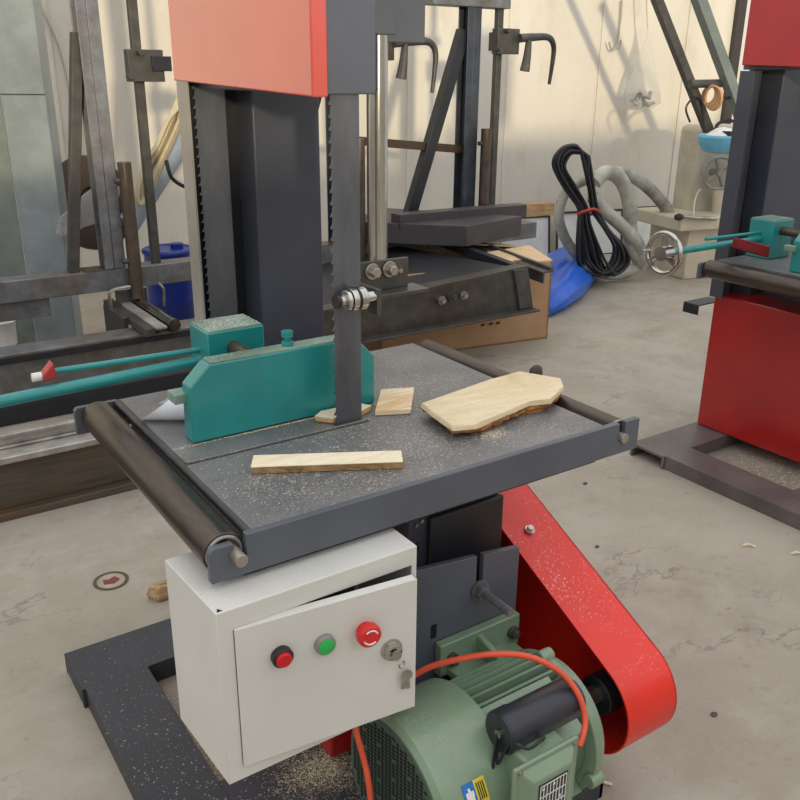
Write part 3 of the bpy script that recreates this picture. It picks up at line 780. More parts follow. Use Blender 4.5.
for u, v, lab in ((598, 785, 'bent pale shaving on the floor right of motor terminal box'), (797, 555, 'pale wood shaving at right edge below the right base rail'), (748, 547, 'tiny pale shaving on the floor below the right base rail')):
    p = floor_pt(u, v); m = MB(); L = .03 if u > 700 else .05
    m.tube([p+Vector((-L*.5, .012, .004)), p+Vector((-.004, .002, .012)), p+Vector((.012, -.004, .006)), p+Vector((L*.5, -.02, .004))], .0035, 6)
    tag(m.build('wood_shaving', 'woodw', None), lab, 'wood shaving', 'wood shavings on the floor')

# ------------------------------------------------------------------ sawmill track beams
def ibeam(m, x0, x1, y0, h, w, t=.012, z0=0):
    m.box(x0, x1, y0, y0+w, z0, z0+t*1.2); m.box(x0, x1, y0, y0+w, z0+h-t*1.2, z0+h); m.box(x0, x1, y0+w/2-t/2, y0+w/2+t/2, z0+t, z0+h-t)
root = thing('rail_beam', (0, 3.17, 0), 'rusty steel I-beam with bright rail on top, on the floor at lower left', 'steel beam')
m = MB(); m.box(-3.2, 2.2, 3.12, 3.25, 0, .03); m.box(-3.2, 2.2, 3.165, 3.185, .03, .222); m.build('beam', 'web', root, .003)
MB().box(-3.2, 2.2, 3.12, 3.25, .222, .248).build('top_flange', 'bright', root, .004)
m = MB(); m.box(-3.2, 2.2, 3.20, 3.245, .249, .258); m.box(-3.2, 2.2, 3.216, 3.228, .258, .288); m.box(-3.2, 2.2, 3.208, 3.236, .286, .300); m.build('rail', 'bright', root, .003)
root = thing('rail_beam', (0, 4.2, 0), 'dark steel I-beam behind the teal rod, running left behind the bandsaw', 'steel beam')
m = MB(); m.box(-3.2, 1.9, 4.14, 4.152, .012, .322); m.box(-3.2, 1.9, 4.10, 4.25, 0, .012); m.box(-3.2, 1.9, 4.10, 4.25, .320, .335); m.build('beam', 'raw', root, .003)
MB().box(-3.2, 1.9, 4.09, 4.099, .292, .316).build('edge_strip', 'black', root); MB().box(-3.2, 1.9, 4.08, 4.13, .013, .085).build('shade_strip', 'black', root)  # low black strip stands in for deep shade on the beam's lower half

# ------------------------------------------------------------------ three saw frames in a row
FY = 4.6
def saw_frame(px, label, handle, tubex0, bx0, bz1, raily, dz, group='unpainted saw frames in a row'):
    f = thing('saw_frame', (px, FY, 0), label, 'machine frame', group)
    m = MB(); m.box(tubex0, px+.62, FY-.06, FY+.06, .465, .575); m.build('cross_tube', 'raw', f, .004)
    m = MB(); m.box(px-.155, px-.005, FY-.062, FY+.062, .575, .579); m.build('foot_plate', 'rust', f, .001)
    m = MB(); ph = 2.6
    m.box(px-.05, px+.0, FY-.05, FY-.042, .575, ph); m.box(px-.008, px+.0, FY-.042, FY+.04, .575, ph); m.box(px-.05, px+.0, FY+.04, FY+.05, .575, ph); m.box(px+.0, px+.06, FY-.048, FY+.05, .575, ph)
    m.build('post', 'postd' if handle else 'bluegrey', f, .004)
    m = MB(); m.bar((px-bx0, FY, .575), (px-.045, FY, bz1), .075 if handle else .05, .06, (0, 1, 0)); m.build('brace', 'rawd' if not handle else 'black', f, .003)
    m = MB(); m.cyl((px+.09, FY-.10, .42), (px+.09, FY-.10, 1.12+dz*.6), .034, n=24)
    sp = m.build('guide_pipe', 'rust', f)
    for z in (1.03+dz*.6, .62): MB().cyl((px+.03, FY-.10, z), (px+.09, FY-.10, z), .014, n=10).build('pipe_bolt', 'rawd', sp)
    m = MB(); m.box(px+.215, px+.26, FY-.02, FY+.02, .575, 2.6); m.build('slide_bar', 'rawd', f, .003)
    m = MB(); m.box(px+.165, px+.345, FY-.085, FY-.025, 1.50+dz, 1.65+dz); m.box(px+.20, px+.27, FY-.03, FY+.05, 1.52+dz, 1.63+dz)
    cb = m.build('clamp_block', 'rawd', f, .003)
    for x, z in ((px+.22, 1.635+dz), (px+.16, 1.525+dz)): MB().cyl((x, FY-.13, z), (x, FY-.08, z), .014, n=10).build('clamp_bolt', 'rawd', cb)
    if handle:
        m = MB(); m.tube([(x, FY-.10, z+.05+dz) for x, z in ((px+.33, 1.545), (px+.46, 1.555), (px+.58, 1.555), (px+.63, 1.50), (px+.625, 1.38), (px+.61, 1.27))], lambda t: .027-.016*t, 12, sub=5)
        m.tube([(px+.41, FY-.10, 1.60+dz), (px+.385, FY-.12, 1.49+dz), (px+.37, FY-.12, 1.40+dz)], lambda t: .018+.016*t, 10)
        m.build('clamp_handle', 'rawd', cb)
    else:
        m = MB(); m.box(px+.28, px+.38, FY-.10, FY-.06, 1.55, 1.62); m.build('clamp_key', 'black', cb, .003)
    if raily:
        m = MB(); m.box(px-.04, px+.01, raily, FY+.1, .345, .385); m.box(px+.01, px+.15, raily, FY+.1, .345, .357); m.box(px-.02, px+.15, FY-.08, FY-.07, .36, .465)
        m.box(px-.07, px-.04, raily+.27, FY, .16, .384)
        m.build('floor_beam', 'rawd', f, .003)
        m = MB(); m.cyl((px+.10, raily-.02, .39), (px+.10, FY-.08, .39), .030, n=20); m.build('round_rail', 'chrome', f); MB().box(px+.0, px+.055, raily-.04, FY-.08, .386, .398).build('flat_rail', 'bright', f, .002)
        MB().box(-2.0, px-.34, FY-.02, FY+.05, .365, .46).build('lower_tube', 'raw', f, .004)
        m = MB(); m.tube([(px-.05, FY-.095, .36), (px-.05, FY-.1, .47), (px+.06, FY-.1, .485)], .009, 8); m.tube([(px+.22, FY-.12, .36), (px+.225, FY-.12, .45), (px+.20, FY-.12, .49)], .009, 8); m.build('lifting_loop', 'bolt', f)
    return f
f1 = saw_frame(1.27, 'leftmost unpainted steel saw frame, plain clamp block, visible left of bandsaw door', False, -2.0, .20, 1.72, 4.0, .0)
f2 = saw_frame(2.66, 'middle steel saw frame mostly hidden behind the near bandsaw blade', True, 1.96, .45, 1.72, 0, .12)
f3 = saw_frame(3.62, 'rightmost steel saw frame with curved clamp handle, standing clear against the wall', True, 3.3, .48, 1.80, 0, .17)
m = MB(); m.box(3.3, 3.90, FY-.06, FY+.06, 1.935, 2.0); m.build('top_bar', 'raw', f3, .004)
m = MB(); m.bar((2.8, FY+.02, 1.17), (3.6, FY+.02, 1.09), .05, .05); m.build('tie_bar', 'brown', f3)

# ------------------------------------------------------------------ track unit and slabs behind the blade
root = thing('track_channel', (3.0, 3.75, 0), 'dark steel channel with bolts and crossing rail in front of the carton', 'steel channel')
A, B = at(340, 309, y=3.72), at(527, 268, y=3.60); C, D = at(361, 340, y=3.72), at(532, 309, y=3.60)
m = MB(); dv = Vector((0, .012, 0)); dl = (B-A).normalized(); fl = Vector((0, .07, 0))
A = A - (B-A)*.3; C = C - (D-C)*.3
m.hexa([C, D, D+dv, C+dv, A, B, B+dv, A+dv])
u = Vector((0, 0, .012))
m.hexa([A, B, B+fl*1.2, A+fl*1.2, A+u, B+u, B+fl*1.2+u, A+fl*1.2+u])
f2_ = Vector((0, -.07, 0))
m.hexa([C+f2_, D+f2_, D+dv, C+dv, C+f2_+u, D+f2_+u, D+dv+u, C+dv+u])
m.build('channel', 'brk', root, .002)
m = MB(); e1, e2 = at(548, 272, y=3.60), at(470, 243, y=4.35)
m.bar(e1, e2, .09, .012, (0, 0, 1)); m.bar(e1+Vector((-.03, 0, -.03)), e2+Vector((-.03, 0, -.03)), .012, .07, (0, 0, 1)); m.bar(e1+Vector((.03, 0, .012)), e2+Vector((.03, 0, .012)), .025, .025, (0, 0, 1))
m.build('cross_rail', 'rawd', root, .002)
m = MB(); tb = Vector((0, 0, -.012)); bk = Vector((.05, 1.15, 0)); m.hexa([A+fl*1.2+tb, B+fl*1.2+tb+Vector((-.06, 0, 0)), B+bk+tb+Vector((-.35, 0, .0)), A+bk+tb, A+fl*1.2, B+fl*1.2+Vector((-.06, 0, 0)), B+bk+Vector((-.35, 0, 0)), A+bk]); m.build('dark_tray', 'black', root)
m = MB(); m.hexa([D+Vector((-.10, -.01, .012)), D+Vector((-.0, -.01, .012)), D+Vector((.0, .07, .012)), D+Vector((-.10, .07, .012)), B+Vector((-.10, -.01, -.001)), B+Vector((-.0, -.01, -.001)), B+Vector((.0, .07, -.001)), B+Vector((-.10, .07, -.001))]); m.build('end_stiffener', 'rawd', root, .003)
m = MB(); e1, e2 = at(525, 272, y=3.65), at(415, 232, y=4.6)
m.bar(e1, e2, .05, .05, (0, 0, 1)); m.build('inner_rail', 'black', root)
for u_, v_ in ((441, 300), (452, 297), (463, 295)):
    p = at(u_, v_, y=3.64); big = u_ == 452
    m = MB(); m.cyl(p+Vector((0, -.01, 0)), p+Vector((0, .06, 0)), .027 if big else .024, n=20); m.hexhead(p+Vector((0, -.03, 0)), (0, 1, 0), .016, .03); m.build('channel_bolt', 'rawd' if big else 'bolt', root)
m = MB()
m.box(2.2, 2.28, 3.8, 3.86, 0, .26); m.build('stand_leg', 'black', root)
# heavy dark slab and a second board with a bare brown end
zt = .60
def slab(name, mat, quad, th, z, label, tipname=None):
    P = [at(u, v, z=z) for u, v in quad]
    m = MB(); m.hexa([p-Vector((0, 0, th)) for p in P] + P); o = m.build(name, mat, None, .004); return tag(o, label, 'steel slab')
slab('steel_slab', 'slab', ((340, 221), (467, 226), (522, 216), (388, 208)), .125, .70, 'thick dark slab lying across the rails behind the blade')
root = thing('long_board', (3.6, 4.3, .6), 'dark board with a bare tan end, lying behind the thick dark slab', 'board')
P = [at(u, v, y=y) for u, v, y in ((400, 215, 4.35), (527, 204.5, 4.35))]
a, b = P; c = at(555, 202.5, y=4.35)
def brd(m, a, b, h=.085, d=.10): 
    up_ = Vector((0, 0, h)); dp = Vector((0, d, 0)); return m.hexa([a-up_, b-up_, b-up_+dp, a-up_+dp, a, b, b+dp, a+dp])
brd(MB(), a, b).build('painted_length', 'slab', root, .003); brd(MB(), b, c).build('bare_end', 'woodtan', root, .003)

# ------------------------------------------------------------------ carton and blue sheeting
p1, p2, p3 = floor_pt(411, 349), floor_pt(463, 350), floor_pt(547, 338.5)
q = at(547, 262, y=p3.y); h = q.z
d = (p3-p2); n = Vector((-d.y, d.x, 0)).normalized()*.62
A_ = p3 - d*1.9; F_ = p3 - d*.62
root = thing('carton', (p3+A_)/2+n/2, 'large torn cardboard carton with open flaps, standing under the steel channel', 'carton')
m = MB(); th = .012
def wallbox(a, b, z0, z1):
    dd = (b-a).normalized(); nn = Vector((-dd.y, dd.x, 0))*th
    m.hexa([(*p.xy, z) for z in (z0, z1) for p in (a, b, b+nn, a+nn)])
for a, b in ((A_, p3), (p3, p3+n), (p3+n, A_+n), (A_+n, A_)): wallbox(a, b, 0, h)
m.hexa([(*p.xy, z) for z in (.002, .014) for p in (A_, p3, p3+n, A_+n)])
m.build('carton_body', 'card', root)
for k, (a, b, dv) in enumerate(((F_, p3, n), (p3+n, F_+n, -n))):
    m = MB(); m.hexa([Vector((*p.xy, h+z)) for z in (0, .008) for p in (a, b)] [0:2] + [Vector((*(b+dv*.42).xy, h+.045+.02*k)), Vector((*(a+dv*.42).xy, h+.02)), Vector((*a.xy, h+.008)), Vector((*b.xy, h+.008)), Vector((*(b+dv*.42).xy, h+.053+.02*k)), Vector((*(a+dv*.42).xy, h+.028))])
    m.build('flap', 'cardin', root)
for u_ in (481, 489, 496):
    pp = p2 + d*((u_-463)/84); MB().box(pp.x-.012, pp.x+.012, pp.y-.004, pp.y+.002, .135, .150).build('printed_mark', 'black_pl', root)
pl = floor_pt(549, 318)
def blob(name, mat, ctr, rad, wob, label, cat, axis=None):
    m = MB(); rs = []
    for i in range(1, 12):
        th_ = PI*i/12; ring = []
        for k in range(26):
            a = 2*PI*k/26; w = 1+wob*math.sin(3*a+i*.9)+wob*.6*math.sin(7*a-i*1.7)
            v = Vector((rad[0]*math.sin(th_)*math.cos(a)*w, rad[1]*math.sin(th_)*math.sin(a)*w, rad[2]*math.cos(th_)*(1+wob*math.sin(5*a))))
            if axis: v = Matrix.Rotation(axis, 3, 'Z') @ v
            v = ctr+v; v.z = max(v.z, .002); ring.append(v)
        rs.append(ring)
    m.rings(rs); return tag(m.build(name, mat, None, 0, 80), label, cat)
c1 = floor_pt(568, 299); c2 = floor_pt(560, 272)
def bundle(pts, rads, label):
    P = [floor_pt(*q) for q in pts]; rs = []
    for i, (p, r) in enumerate(zip(P, rads)):
        d_ = (P[min(i+1, len(P)-1)]-P[max(i-1, 0)]).normalized(); s_ = Vector((-d_.y, d_.x, 0)); ring = []
        for k in range(22):
            a_ = 2*PI*k/22; w_ = 1+.10*math.sin(3*a_+i*1.1)+.05*math.sin(8*a_-i)
            q = p + s_*(r*1.25*math.cos(a_)*w_); q.z = max(.003, r*.85*(1+math.sin(a_)*w_)); ring.append(q)
        rs.append(ring)
    m = MB(); m.rings(rs); return tag(m.build('blue_sheeting', 'tarp', None, 0, 80), label, 'plastic bundle')
bundle(((544, 317), (553, 310), (563, 300), (574, 287), (584, 278), (590, 274)), (.05, .10, .12, .115, .10, .05), 'nearer blue plastic bundle on the floor right of carton')
bundle(((546, 291), (554, 284), (564, 274), (574, 267), (580, 263)), (.06, .12, .13, .11, .05), 'farther blue plastic bundle behind the first, beside the carton')

# ------------------------------------------------------------------ boards against the wall
def wp(u, v, off): return plane_pt(u, v, W0+WN*off)
def leaner(u0, u1, v0, v1, off, label):
    a, b = wp(u0, v0, off), wp(u1, v1, off); a.z = b.z = max(a.z, b.z)
    root = thing('white_board', (a.x, a.y, 0), label, 'board', 'white boards leaning on the back wall')
    tl = WN*-.04; low = lambda p: Vector((p.x, p.y, .0)) - tl*1.2; th_ = -WN*.02
    m = MB(); m.hexa([low(a), low(b), low(b)+th_, low(a)+th_, a, b, b+th_, a+th_]); m.build('sheet_panel', 'board', root)
    m = MB()
    for p_, q_ in ((a, b), (low(a), low(b)), (a, low(a)), (b, low(b))): m.bar(p_+WN*.003, q_+WN*.003, .016, .016, WN)
    m.build('dark_edge', 'trim', root)
leaner(500, 549, 219, 216, .22, 'leftmost white board behind the brown board end')
leaner(557, 622, 213, 210, .16, 'middle white board behind the black cable coil')
leaner(629, 688, 210, 205, .16, 'rightmost white board beside the cream machine')

# ------------------------------------------------------------------ hoses and cable coil
hp = floor_pt(605, 281)
H = lambda u, v, o=0: plane_pt(u, v, hp+WN*o)
def clampz(pts, r): return [Vector((p.x, p.y, max(p.z, r))) for p in pts]
root = thing('suction_hose', hp, 'thick grey cloth-wrapped hose looped on the floor beside black cable', 'hose')
P = [H(676, 226, -.1), H(663, 204, -.1), H(645, 185, -.1), H(625, 174, -.05), H(607, 172), H(592, 178, -.02), H(577, 184, -.05), H(565, 194, -.05), H(559, 215), H(565, 238), H(581, 259, .03), H(603, 273, .05), H(628, 272, .05), H(643, 259, .05), H(648, 246, .05)]
MB().tube(clampz(P, .05), lambda t: .050-.012*math.sin(t*PI)**2, 14, sub=8).build('loop', 'hose', root, 0, 60)
P = [H(595, 182, .12), H(605, 173, .12), H(617, 176, .12), H(626, 190, .12), H(630, 209, .12), H(630, 230, .1), H(634, 250, .08), H(643, 264, .08)]
MB().tube(clampz(P, .06), .056, 14, sub=8).build('arch', 'hose', root, 0, 60)
P = [H(592, 196, .06), H(606, 212, .1), H(622, 226, .14), H(637, 243, .12), H(643, 260, .1)]
MB().tube(clampz(P, .055), .052, 14, sub=8).build('bend', 'hose', root, 0, 60)
hook = H(574, 146, .2)
root = thing('cable_coil', H(588, 270, .2), 'hank of black cable tied in the middle, hanging before grey hose', 'cable')
m = MB()
for k in range(11):
    t = k/10; o = .22+.05*math.sin(k*2.1); w = R.uniform(-1, 1)
    L = [(573+w, 145+t*8), (560+t*7+w, 149+t*10), (553+t*12, 164+5*t), (563+t*12, 186), (578+t*9, 208), (578+t*12, 224), (577+t*22, 247+w), (579+t*27, 264+3*math.sin(k)), (594+t*22, 274+2*w), (608+t*21, 266-t*3), (614+t*11, 248), (605+t*4, 230), (592+t*6, 210), (589+t*5, 190), (584+t*6, 166-t*3), (580+t*7, 150+5*t)]
    m.tube(clampz([H(a, b, o+.012*math.sin(i*1.3+k)) for i, (a, b) in enumerate(L)], .02), .0115, 8, True, 5)
m.build('hank', 'rubber', root, 0, 60)
m = MB(); m.tube([H(578, 214, .34), H(585, 211, .38), H(594, 209, .38), H(599, 212, .34), H(594, 214, .2), H(583, 215, .2)], .010, 8, True); m.build('tie', 'lever', root)

# ------------------------------------------------------------------ bag of fittings, wall hook, leaning bars
bp = W0+WN*.22
Bq = lambda u, v, o=0: plane_pt(u, v, bp+WN*o)
c = Bq(643, 92); s = (Bq(653, 92)-c).length/10
top_ = Bq(648, 30)
root = thing('plastic_bag', c, 'clear plastic bag of fittings hanging high against the back wall', 'bag')
m = MB(); rs = []
for v_, r, u_ in ((30, 1.0, 648), (38, 2, 648), (50, 4.5, 647), (65, 8, 645.5), (80, 11.5, 644), (95, 14.5, 643), (103, 14.5, 643), (108, 8, 643)):
    cc = Bq(u_, v_); rs.append([cc + (rgt*math.cos(a)+Vector((fwd.x, fwd.y, 0)).normalized()*math.sin(a)*.55)*(r*s*(1+.12*math.sin(5*a))) for a in [2*PI*k/22 for k in range(22)]])
m.rings(rs, False); m.build('bag_film', 'film', root, 0, 80)
m = MB(); m.tube([Bq(648, 30), Bq(647, 15), Bq(646, -40)], .006, 6); m.build('string', 'cord', root)
for k in range(7):
    p = Bq(634+k*3.0+R.uniform(-1, 1), 103-(k % 3)*4.5-(2 if 1 < k < 5 else 0)); dvec = Vector((R.uniform(-1, 1), R.uniform(-.4, .4), R.uniform(-1, 1))).normalized()*.04
    m = MB(); m.cyl(p-dvec*.6, p+dvec*.6, .016, n=10); m.hexhead(p+dvec*.6, dvec, .026, .018)
    tag(m.build('steel_fitting', 'bolt', None), 'small steel fitting inside the hanging clear plastic bag', 'fitting', 'fittings inside the hanging bag')
root = None
m = MB(); k0 = wp(614, 52, .03)
m.tube([wp(622, 0, .03), wp(620, 25, .03), wp(616, 46, .04), wp(612, 50, .06), wp(609, 42, .07)], .008, 8); m.tube([wp(616, 46, .04), wp(619, 48, .06), wp(621, 40, .07)], .008, 8)
tag(m.build('wall_hook', 'creamd', None), 'thin bent wire hook against the wall left of hanging bag', 'hook')
lp = W0+WN*1.25
Lq = lambda u, v, o=0: plane_pt(u, v, lp+WN*o)
root = thing('steel_trestle', Lq(712, 200), 'pair of slanting steel bars joined by a crossbar, near right saw', 'trestle')
def ext(u0, v0, u1, v1, o0, o1, w, h, mat, nm):
    a, b = Lq(u0, v0, o0), Lq(u1, v1, o1); dd = b-a; b = a + dd*(a.z/(a.z-b.z)) if v1 < 130 else b; a = a - dd*.25
    MB().bar(a, b, w, h, WN).build(nm, mat, root, .003)
ext(657, 0, 715, 147, 0, 0, .065, .06, 'rawd', 'slanting_bar')
ext(699, 0, 742, 118, .1, .1, .075, .085, 'barpaint', 'slanting_bar')
m = MB(); m.cyl(Lq(690, 84, .05), Lq(730, 83, .05), .03, n=16); m.build('crossbar', 'rawd', root)
m = MB()
for k in range(4): m.torus(Lq(709+k*1.5, 95+k, .08+.02*k), rgt+fwd*.5+Vector((0, 0, .1*k)), .066+.006*k, .010, 28, 8)
o = m.build('orange_cord', 'orange', None, 0, 60); tag(o, 'small coil of orange cord hung over the trestle crossbar', 'cord')
m = MB(); m.tube([Lq(712, 110, .1), Lq(722, 100, .1), Lq(738, 96, .1)], .012, 8); m.tube([Lq(714, 135, .1), Lq(718, 124, .1), Lq(728, 121, .1), Lq(742, 122, .1)], .013, 8); m.tube([Lq(690, 122, .05), Lq(686, 108, .05), Lq(694, 98, .05), Lq(702, 102, .05), Lq(704, 125, .05)], .008, 8)
tag(m.build('loose_wire', 'rubber', None), 'thin dark wire trailing beside the coil of orange cord', 'wire')

# ------------------------------------------------------------------ cream machine with handwheel
g0 = floor_pt(715, 277)
Cq = lambda u, v, o=0: plane_pt(u, v, g0+WN*o)
root = thing('bench_machine', g0, 'cream enamel machine with small handwheel, half hidden by right bandsaw column', 'machine')
def cbox(u0, v0, u1, v1, dep, nm, mat, o=0, tofloor=False, bev=.01):
    a, b = Cq(u0, v1, o), Cq(u1, v1, o); t_ = Cq(u0, v0, o).z; z0 = 0 if tofloor else min(a.z, b.z); n_ = -WN*dep
    return MB().hexa([(*p.xy, z) for z in (z0, t_) for p in (a, b, b+n_, a+n_)]).build(nm, mat, root, bev)
cbox(684, 229, 738, 272, .5, 'cabinet', 'cream', 0, True)
cbox(680, 219, 739, 228, .62, 'work_table', 'cream', .08)
cbox(692, 126, 736, 219, .3, 'body', 'creamd', -.2, False, .05)
m = MB(); p = Cq(719, 173, -.12); m.torus(p, WN+WD*-.4, .125, .014, 32, 8); m.cyl(p-WN*.12, p+WN*.02, .03, n=14)
for k in range(4): a = k*PI/2+.4; m.bar(p, p+WD*.12*math.cos(a)+Vector((0, 0, .12*math.sin(a))), .018, .018)
m.build('handwheel', 'grey_pl', root)
m = MB(); m.cyl(Cq(718, 218, -.1), Cq(720, 190, -.1), .05, n=18); m.build('spindle', 'cream', root)
m = MB()
g = [[Cq(693+8*(1-math.cos(a)), 216-27*math.sin(a), o) for o in (.02, -.12)] for a in [PI/2*k/8 for k in range(9)]]
m.sheet(g, .012, WD); m.build('blade_shroud', 'wht', root)
m = MB(); m.cyl(Cq(683, 217, .1), Cq(716, 219, .1), .014, n=12); m.build('stop_rod', 'bolt', root)
p = Cq(681, 217, .1); MB().lathe(p-WD*.05, WD, [(0, .02), (.03, .03), (.06, .02)], 14).build('stop_knob', 'black_pl', root)
b0 = Cq(722, 150, -.3); body_top = Cq(700, 106, -.2).z
bz = body_top + .002
c = Cq(724, 106, -.30); c.z = bz
m = MB(); 
# round pan resting on the body
root = thing('plastic_hood', c, 'light blue round plastic hood with black fittings beside right bandsaw column', 'hood')
c2 = Cq(722, 141, .27)
m = MB(); m.lathe(c2+Vector((0, 0, -.055)), (0, 0, 1), [(-.03, .08), (-.015, .13), (.03, .165), (.085, .175), (.10, .168), (.09, .155), (.05, .14)], 30); m.build('rim', 'skyblue', root)
m = MB(); m.lathe(c2+Vector((0, 0, .0)), (0, 0, 1), [(.02, .13), (.05, .11), (.09, .05), (.10, .0)], 24, False); m.build('crown', 'wht', root)
m = MB(); m.box(c2.x-.07, c2.x+.05, c2.y-.11, c2.y-.04, c2.z+.02, c2.z+.075); m.torus(c2+Vector((.03, 0, .06)), (0, 1, 0), .08, .012, 20, 8, 0, PI, (1, 0, 0)); m.bar(c2+Vector((-.02, 0, .05)), Lq(713, 140, .0), .022, .022); m.build('fitting', 'black_pl', root, .006)

# ------------------------------------------------------------------ behind the left frame
YP = 5.3
def stand(u0, u1, vtop, y, dep, name, mat, label, cat):
    a, b = at(u0, 230, y=y), at(u1, 230, y=y); t_ = at(u0, vtop, y=y).z
    return MB().box(a.x, b.x, y, y+dep, 0, t_)
a, b, c_ = at(-60, 240, y=5.1), at(22, 240, y=5.1), at(64, 240, y=5.0)
root = thing('steel_column', ((a+b)/2).xy.to_3d(), 'tall pale grey painted steel column behind frame at left edge', 'column')
m = MB(); m.hexa([(*p.xy, z) for z in (0, 2.6) for p in (b, c_, c_+Vector((.1, .25, 0)), b+Vector((.1, .25, 0)))]); m.build('front_face', 'panel', root, .004)
m = MB(); m.hexa([(*p.xy, z) for z in (0, 2.6) for p in (a, b-Vector((.001, 0, 0)), b+Vector((-.001, .25, 0)), a+Vector((0, .25, 0)))]); m.build('side_face', 'paneld', root, .004)
s0 = at(20, 95, y=5.05).z
m = MB(); m.hexa([(p.x, p.y-.003, z) for z in (s0, s0+.006) for p in (b, c_, c_+Vector((0, .006, 0)), b+Vector((0, .006, 0)))]); m.build('seam', 'black_pl', root)
m = MB()
for k in range(26):
    u_, v_ = R.uniform(26, 60), R.uniform(200, 252); p = at(u_, v_, y=5.0); m.box(p.x-.008*R.random(), p.x+.01*R.random()+.002, p.y+.03, p.y+.05, p.z, p.z+.006)
m.bm.free()
# blue drums
def drum(u, vb_top, y, rad, top_z, label):
    p = at(u, 252, y=y)
    root = thing('plastic_drum', (p.x, p.y, 0), label, 'drum')
    m = MB(); z = top_z
    m.lathe((p.x, p.y, 0), (0, 0, 1), [(0, rad*.92), (.02, rad), (z*.33, rad), (z*.35, rad*1.02), (z*.37, rad), (z*.66, rad), (z*.68, rad*1.02), (z*.7, rad), (z-.03, rad), (z, rad*.95)], 40); m.build('barrel', 'drum', root)
    m = MB(); m.torus((p.x, p.y, z-.01), (0, 0, 1), rad*.97, .018); m.cyl((p.x+rad*.4, p.y, z), (p.x+rad*.4, p.y, z+.03), .04, n=16); m.build('lid_ring', 'drum', root)
pz = at(165, 249, y=5.35)
drum(168, 249, 5.35, .15, pz.z, 'blue plastic drum standing behind the cross tube between frame and bandsaw')
# cream cord bundle on a pale slanting pipe
a, b = at(200, 112, y=5.75), at(128, 225, y=5.5)
m = MB(); m.cyl(a, b, .07, n=24); tag(m.build('drain_pipe', 'pipe', None), 'pale blue-grey pipe leaning at a slant behind the left frame', 'pipe')
m = MB()
for k in range(12):
    o = R.uniform(-.03, .03); j = R.uniform(-4, 4); yy = 5.45 - .01*k
    m.tube([at(179+j*.4, 98+k, y=yy), at(170+j, 122, y=yy), at(160+j, 145, y=yy), at(147+j*.8, 168+j, y=yy), at(140+j, 185+k, y=yy), at(146+j, 192+k, y=yy), at(160+j*.6, 165, y=yy), at(174+j*.6, 135, y=yy), at(183+j*.3, 110, y=yy)], .011, 7, True, 5)
tag(m.build('cord_bundle', 'cord', None, 0, 60), 'hank of cream cord hanging over slanting pipe beside the red door', 'cord')
m = MB(); m.tube([wp(40, 5, .03), wp(58, 45, .03), wp(68, 85, .03), wp(75, 130, .03), wp(80, 170, .03)], .009, 8); tag(m.build('wall_cable', 'creamd', None), 'thin pale cable drooping down wall left of the left frame', 'cable')
m = MB(); m.tube([at(166, 160, y=5.4), at(172, 178, y=5.4), at(188, 188, y=5.4), at(205, 189, y=5.45)], .012, 8); tag(m.build('pipe_wire', 'rubber', None), 'short dark wire curling below the cord hank', 'wire')
p = at(92, 203, y=5.62)
m = MB(); m.lathe(p, (.35, -1, .25), [(-.03, .26), (-.02, .29), (.02, .29), (.03, .26), (.03, .1), (.0, .08)], 36); 
o = m.build('brown_wheel', 'brown', None); tag(o, 'dark brown round disc leaning behind the left frame brace', 'disc')
m = MB(); rs = []
a, b = at(58, 225, y=4.95), at(118, 195, y=5.2)
for i in range(9):
    t = i/8; c = a.lerp(b, t); r = .10*math.sin(PI*(.15+.7*t)); rs.append([c + Vector((0, .6, 0))*r*math.cos(q) + Vector((.3, 0, 1))*r*math.sin(q)*(1+.2*math.sin(3*q+i)) for q in [2*PI*k/14 for k in range(14)]])
m.rings(rs); tag(m.build('film_bundle', 'film', None, 0, 60), 'crumpled clear plastic film bundle behind the left frame post', 'plastic film')
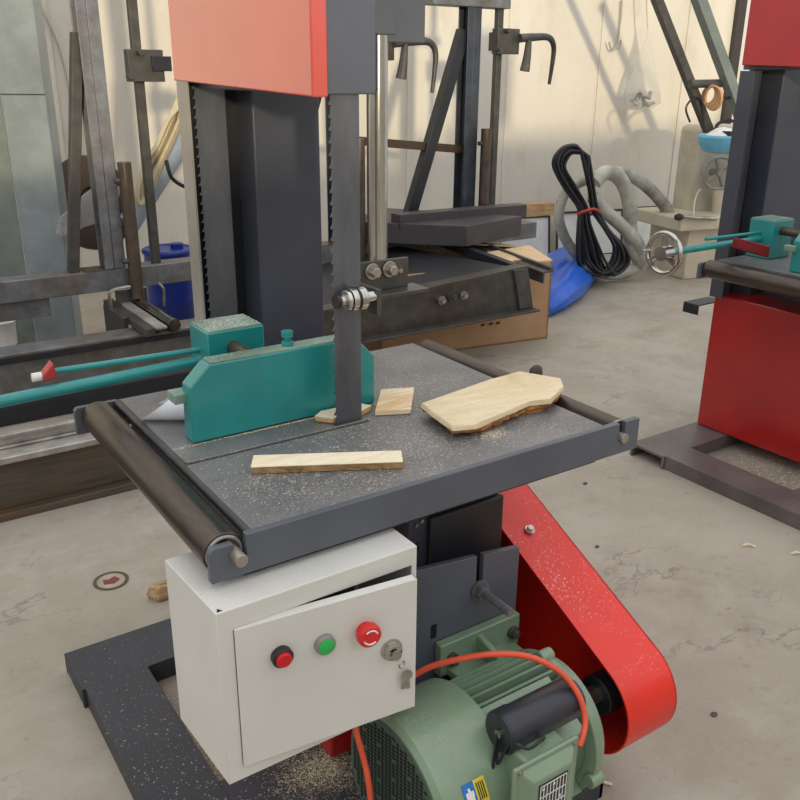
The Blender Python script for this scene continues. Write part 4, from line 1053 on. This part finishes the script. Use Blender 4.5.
# bucket
p = floor_pt(3, 372); y = p.y
y = 4.75; c = at(2, 330, y=y); r = (at(16, 330, y=y)-c).length
root = thing('paint_bucket', (c.x, c.y, 0), 'white paint bucket with dark label at the left edge behind beam', 'bucket')
zt = at(2, 321, y=y).z; zm = at(2, 331, y=y).z; 
m = MB(); m.lathe((c.x, c.y, 0), (0, 0, 1), [(0, r*.88), (.02, r*.9), (zt-.03, r), (zt-.02, r*1.04), (zt, r*1.04), (zt, r*.97)], 32); m.build('pail', 'wht', root)
m = MB(); m.lathe((c.x, c.y, zm*.25), (0, 0, 1), [(0, r*.945), (zm*.5, r*1.0)], 32, False); m.build('label_band', 'nplate', root)
m = MB()
for k in range(10):
    a = -PI/2 + .09*(k-4); x, yy = c.x+r*1.012*math.cos(a), c.y+r*1.012*math.sin(a)
    m.box(x-.006, x+.006, yy-.003, yy+.003, zm*.55+.012*(k % 3), zm*.59+.012*(k % 2+1))
m.build('label_print', 'wht', root)

# ------------------------------------------------------------------ light
w = bpy.data.worlds.new('world'); SC.world = w; w.use_nodes = True
bgn = w.node_tree.nodes['Background']
gt = w.node_tree.nodes.new('ShaderNodeTexCoord'); sp = w.node_tree.nodes.new('ShaderNodeSeparateXYZ'); cr = w.node_tree.nodes.new('ShaderNodeValToRGB')
w.node_tree.links.new(gt.outputs['Generated'], sp.inputs[0]); w.node_tree.links.new(sp.outputs[2], cr.inputs[0])
cr.color_ramp.elements[0].color = (.55, .55, .55, 1); cr.color_ramp.elements[1].color = (1.0, 1.0, 1.02, 1)
w.node_tree.links.new(cr.outputs[0], bgn.inputs['Color']); bgn.inputs['Strength'].default_value = 1.25
sl = bpy.data.lights.new('sun', 'SUN'); sl.energy = 1.7; sl.angle = math.radians(2.0); sl.color = (1, .83, .55)
so = bpy.data.objects.new('sun', sl); COL.objects.link(so)
so.rotation_euler = Vector((.36, .93, -.105)).to_track_quat('-Z', 'Y').to_euler()
so.location = (-1, -3, 4)
vs = SC.view_settings; vs.view_transform = 'Standard'; vs.look = 'None'; vs.exposure = .13; vs.gamma = 1; vs.use_curve_mapping = False
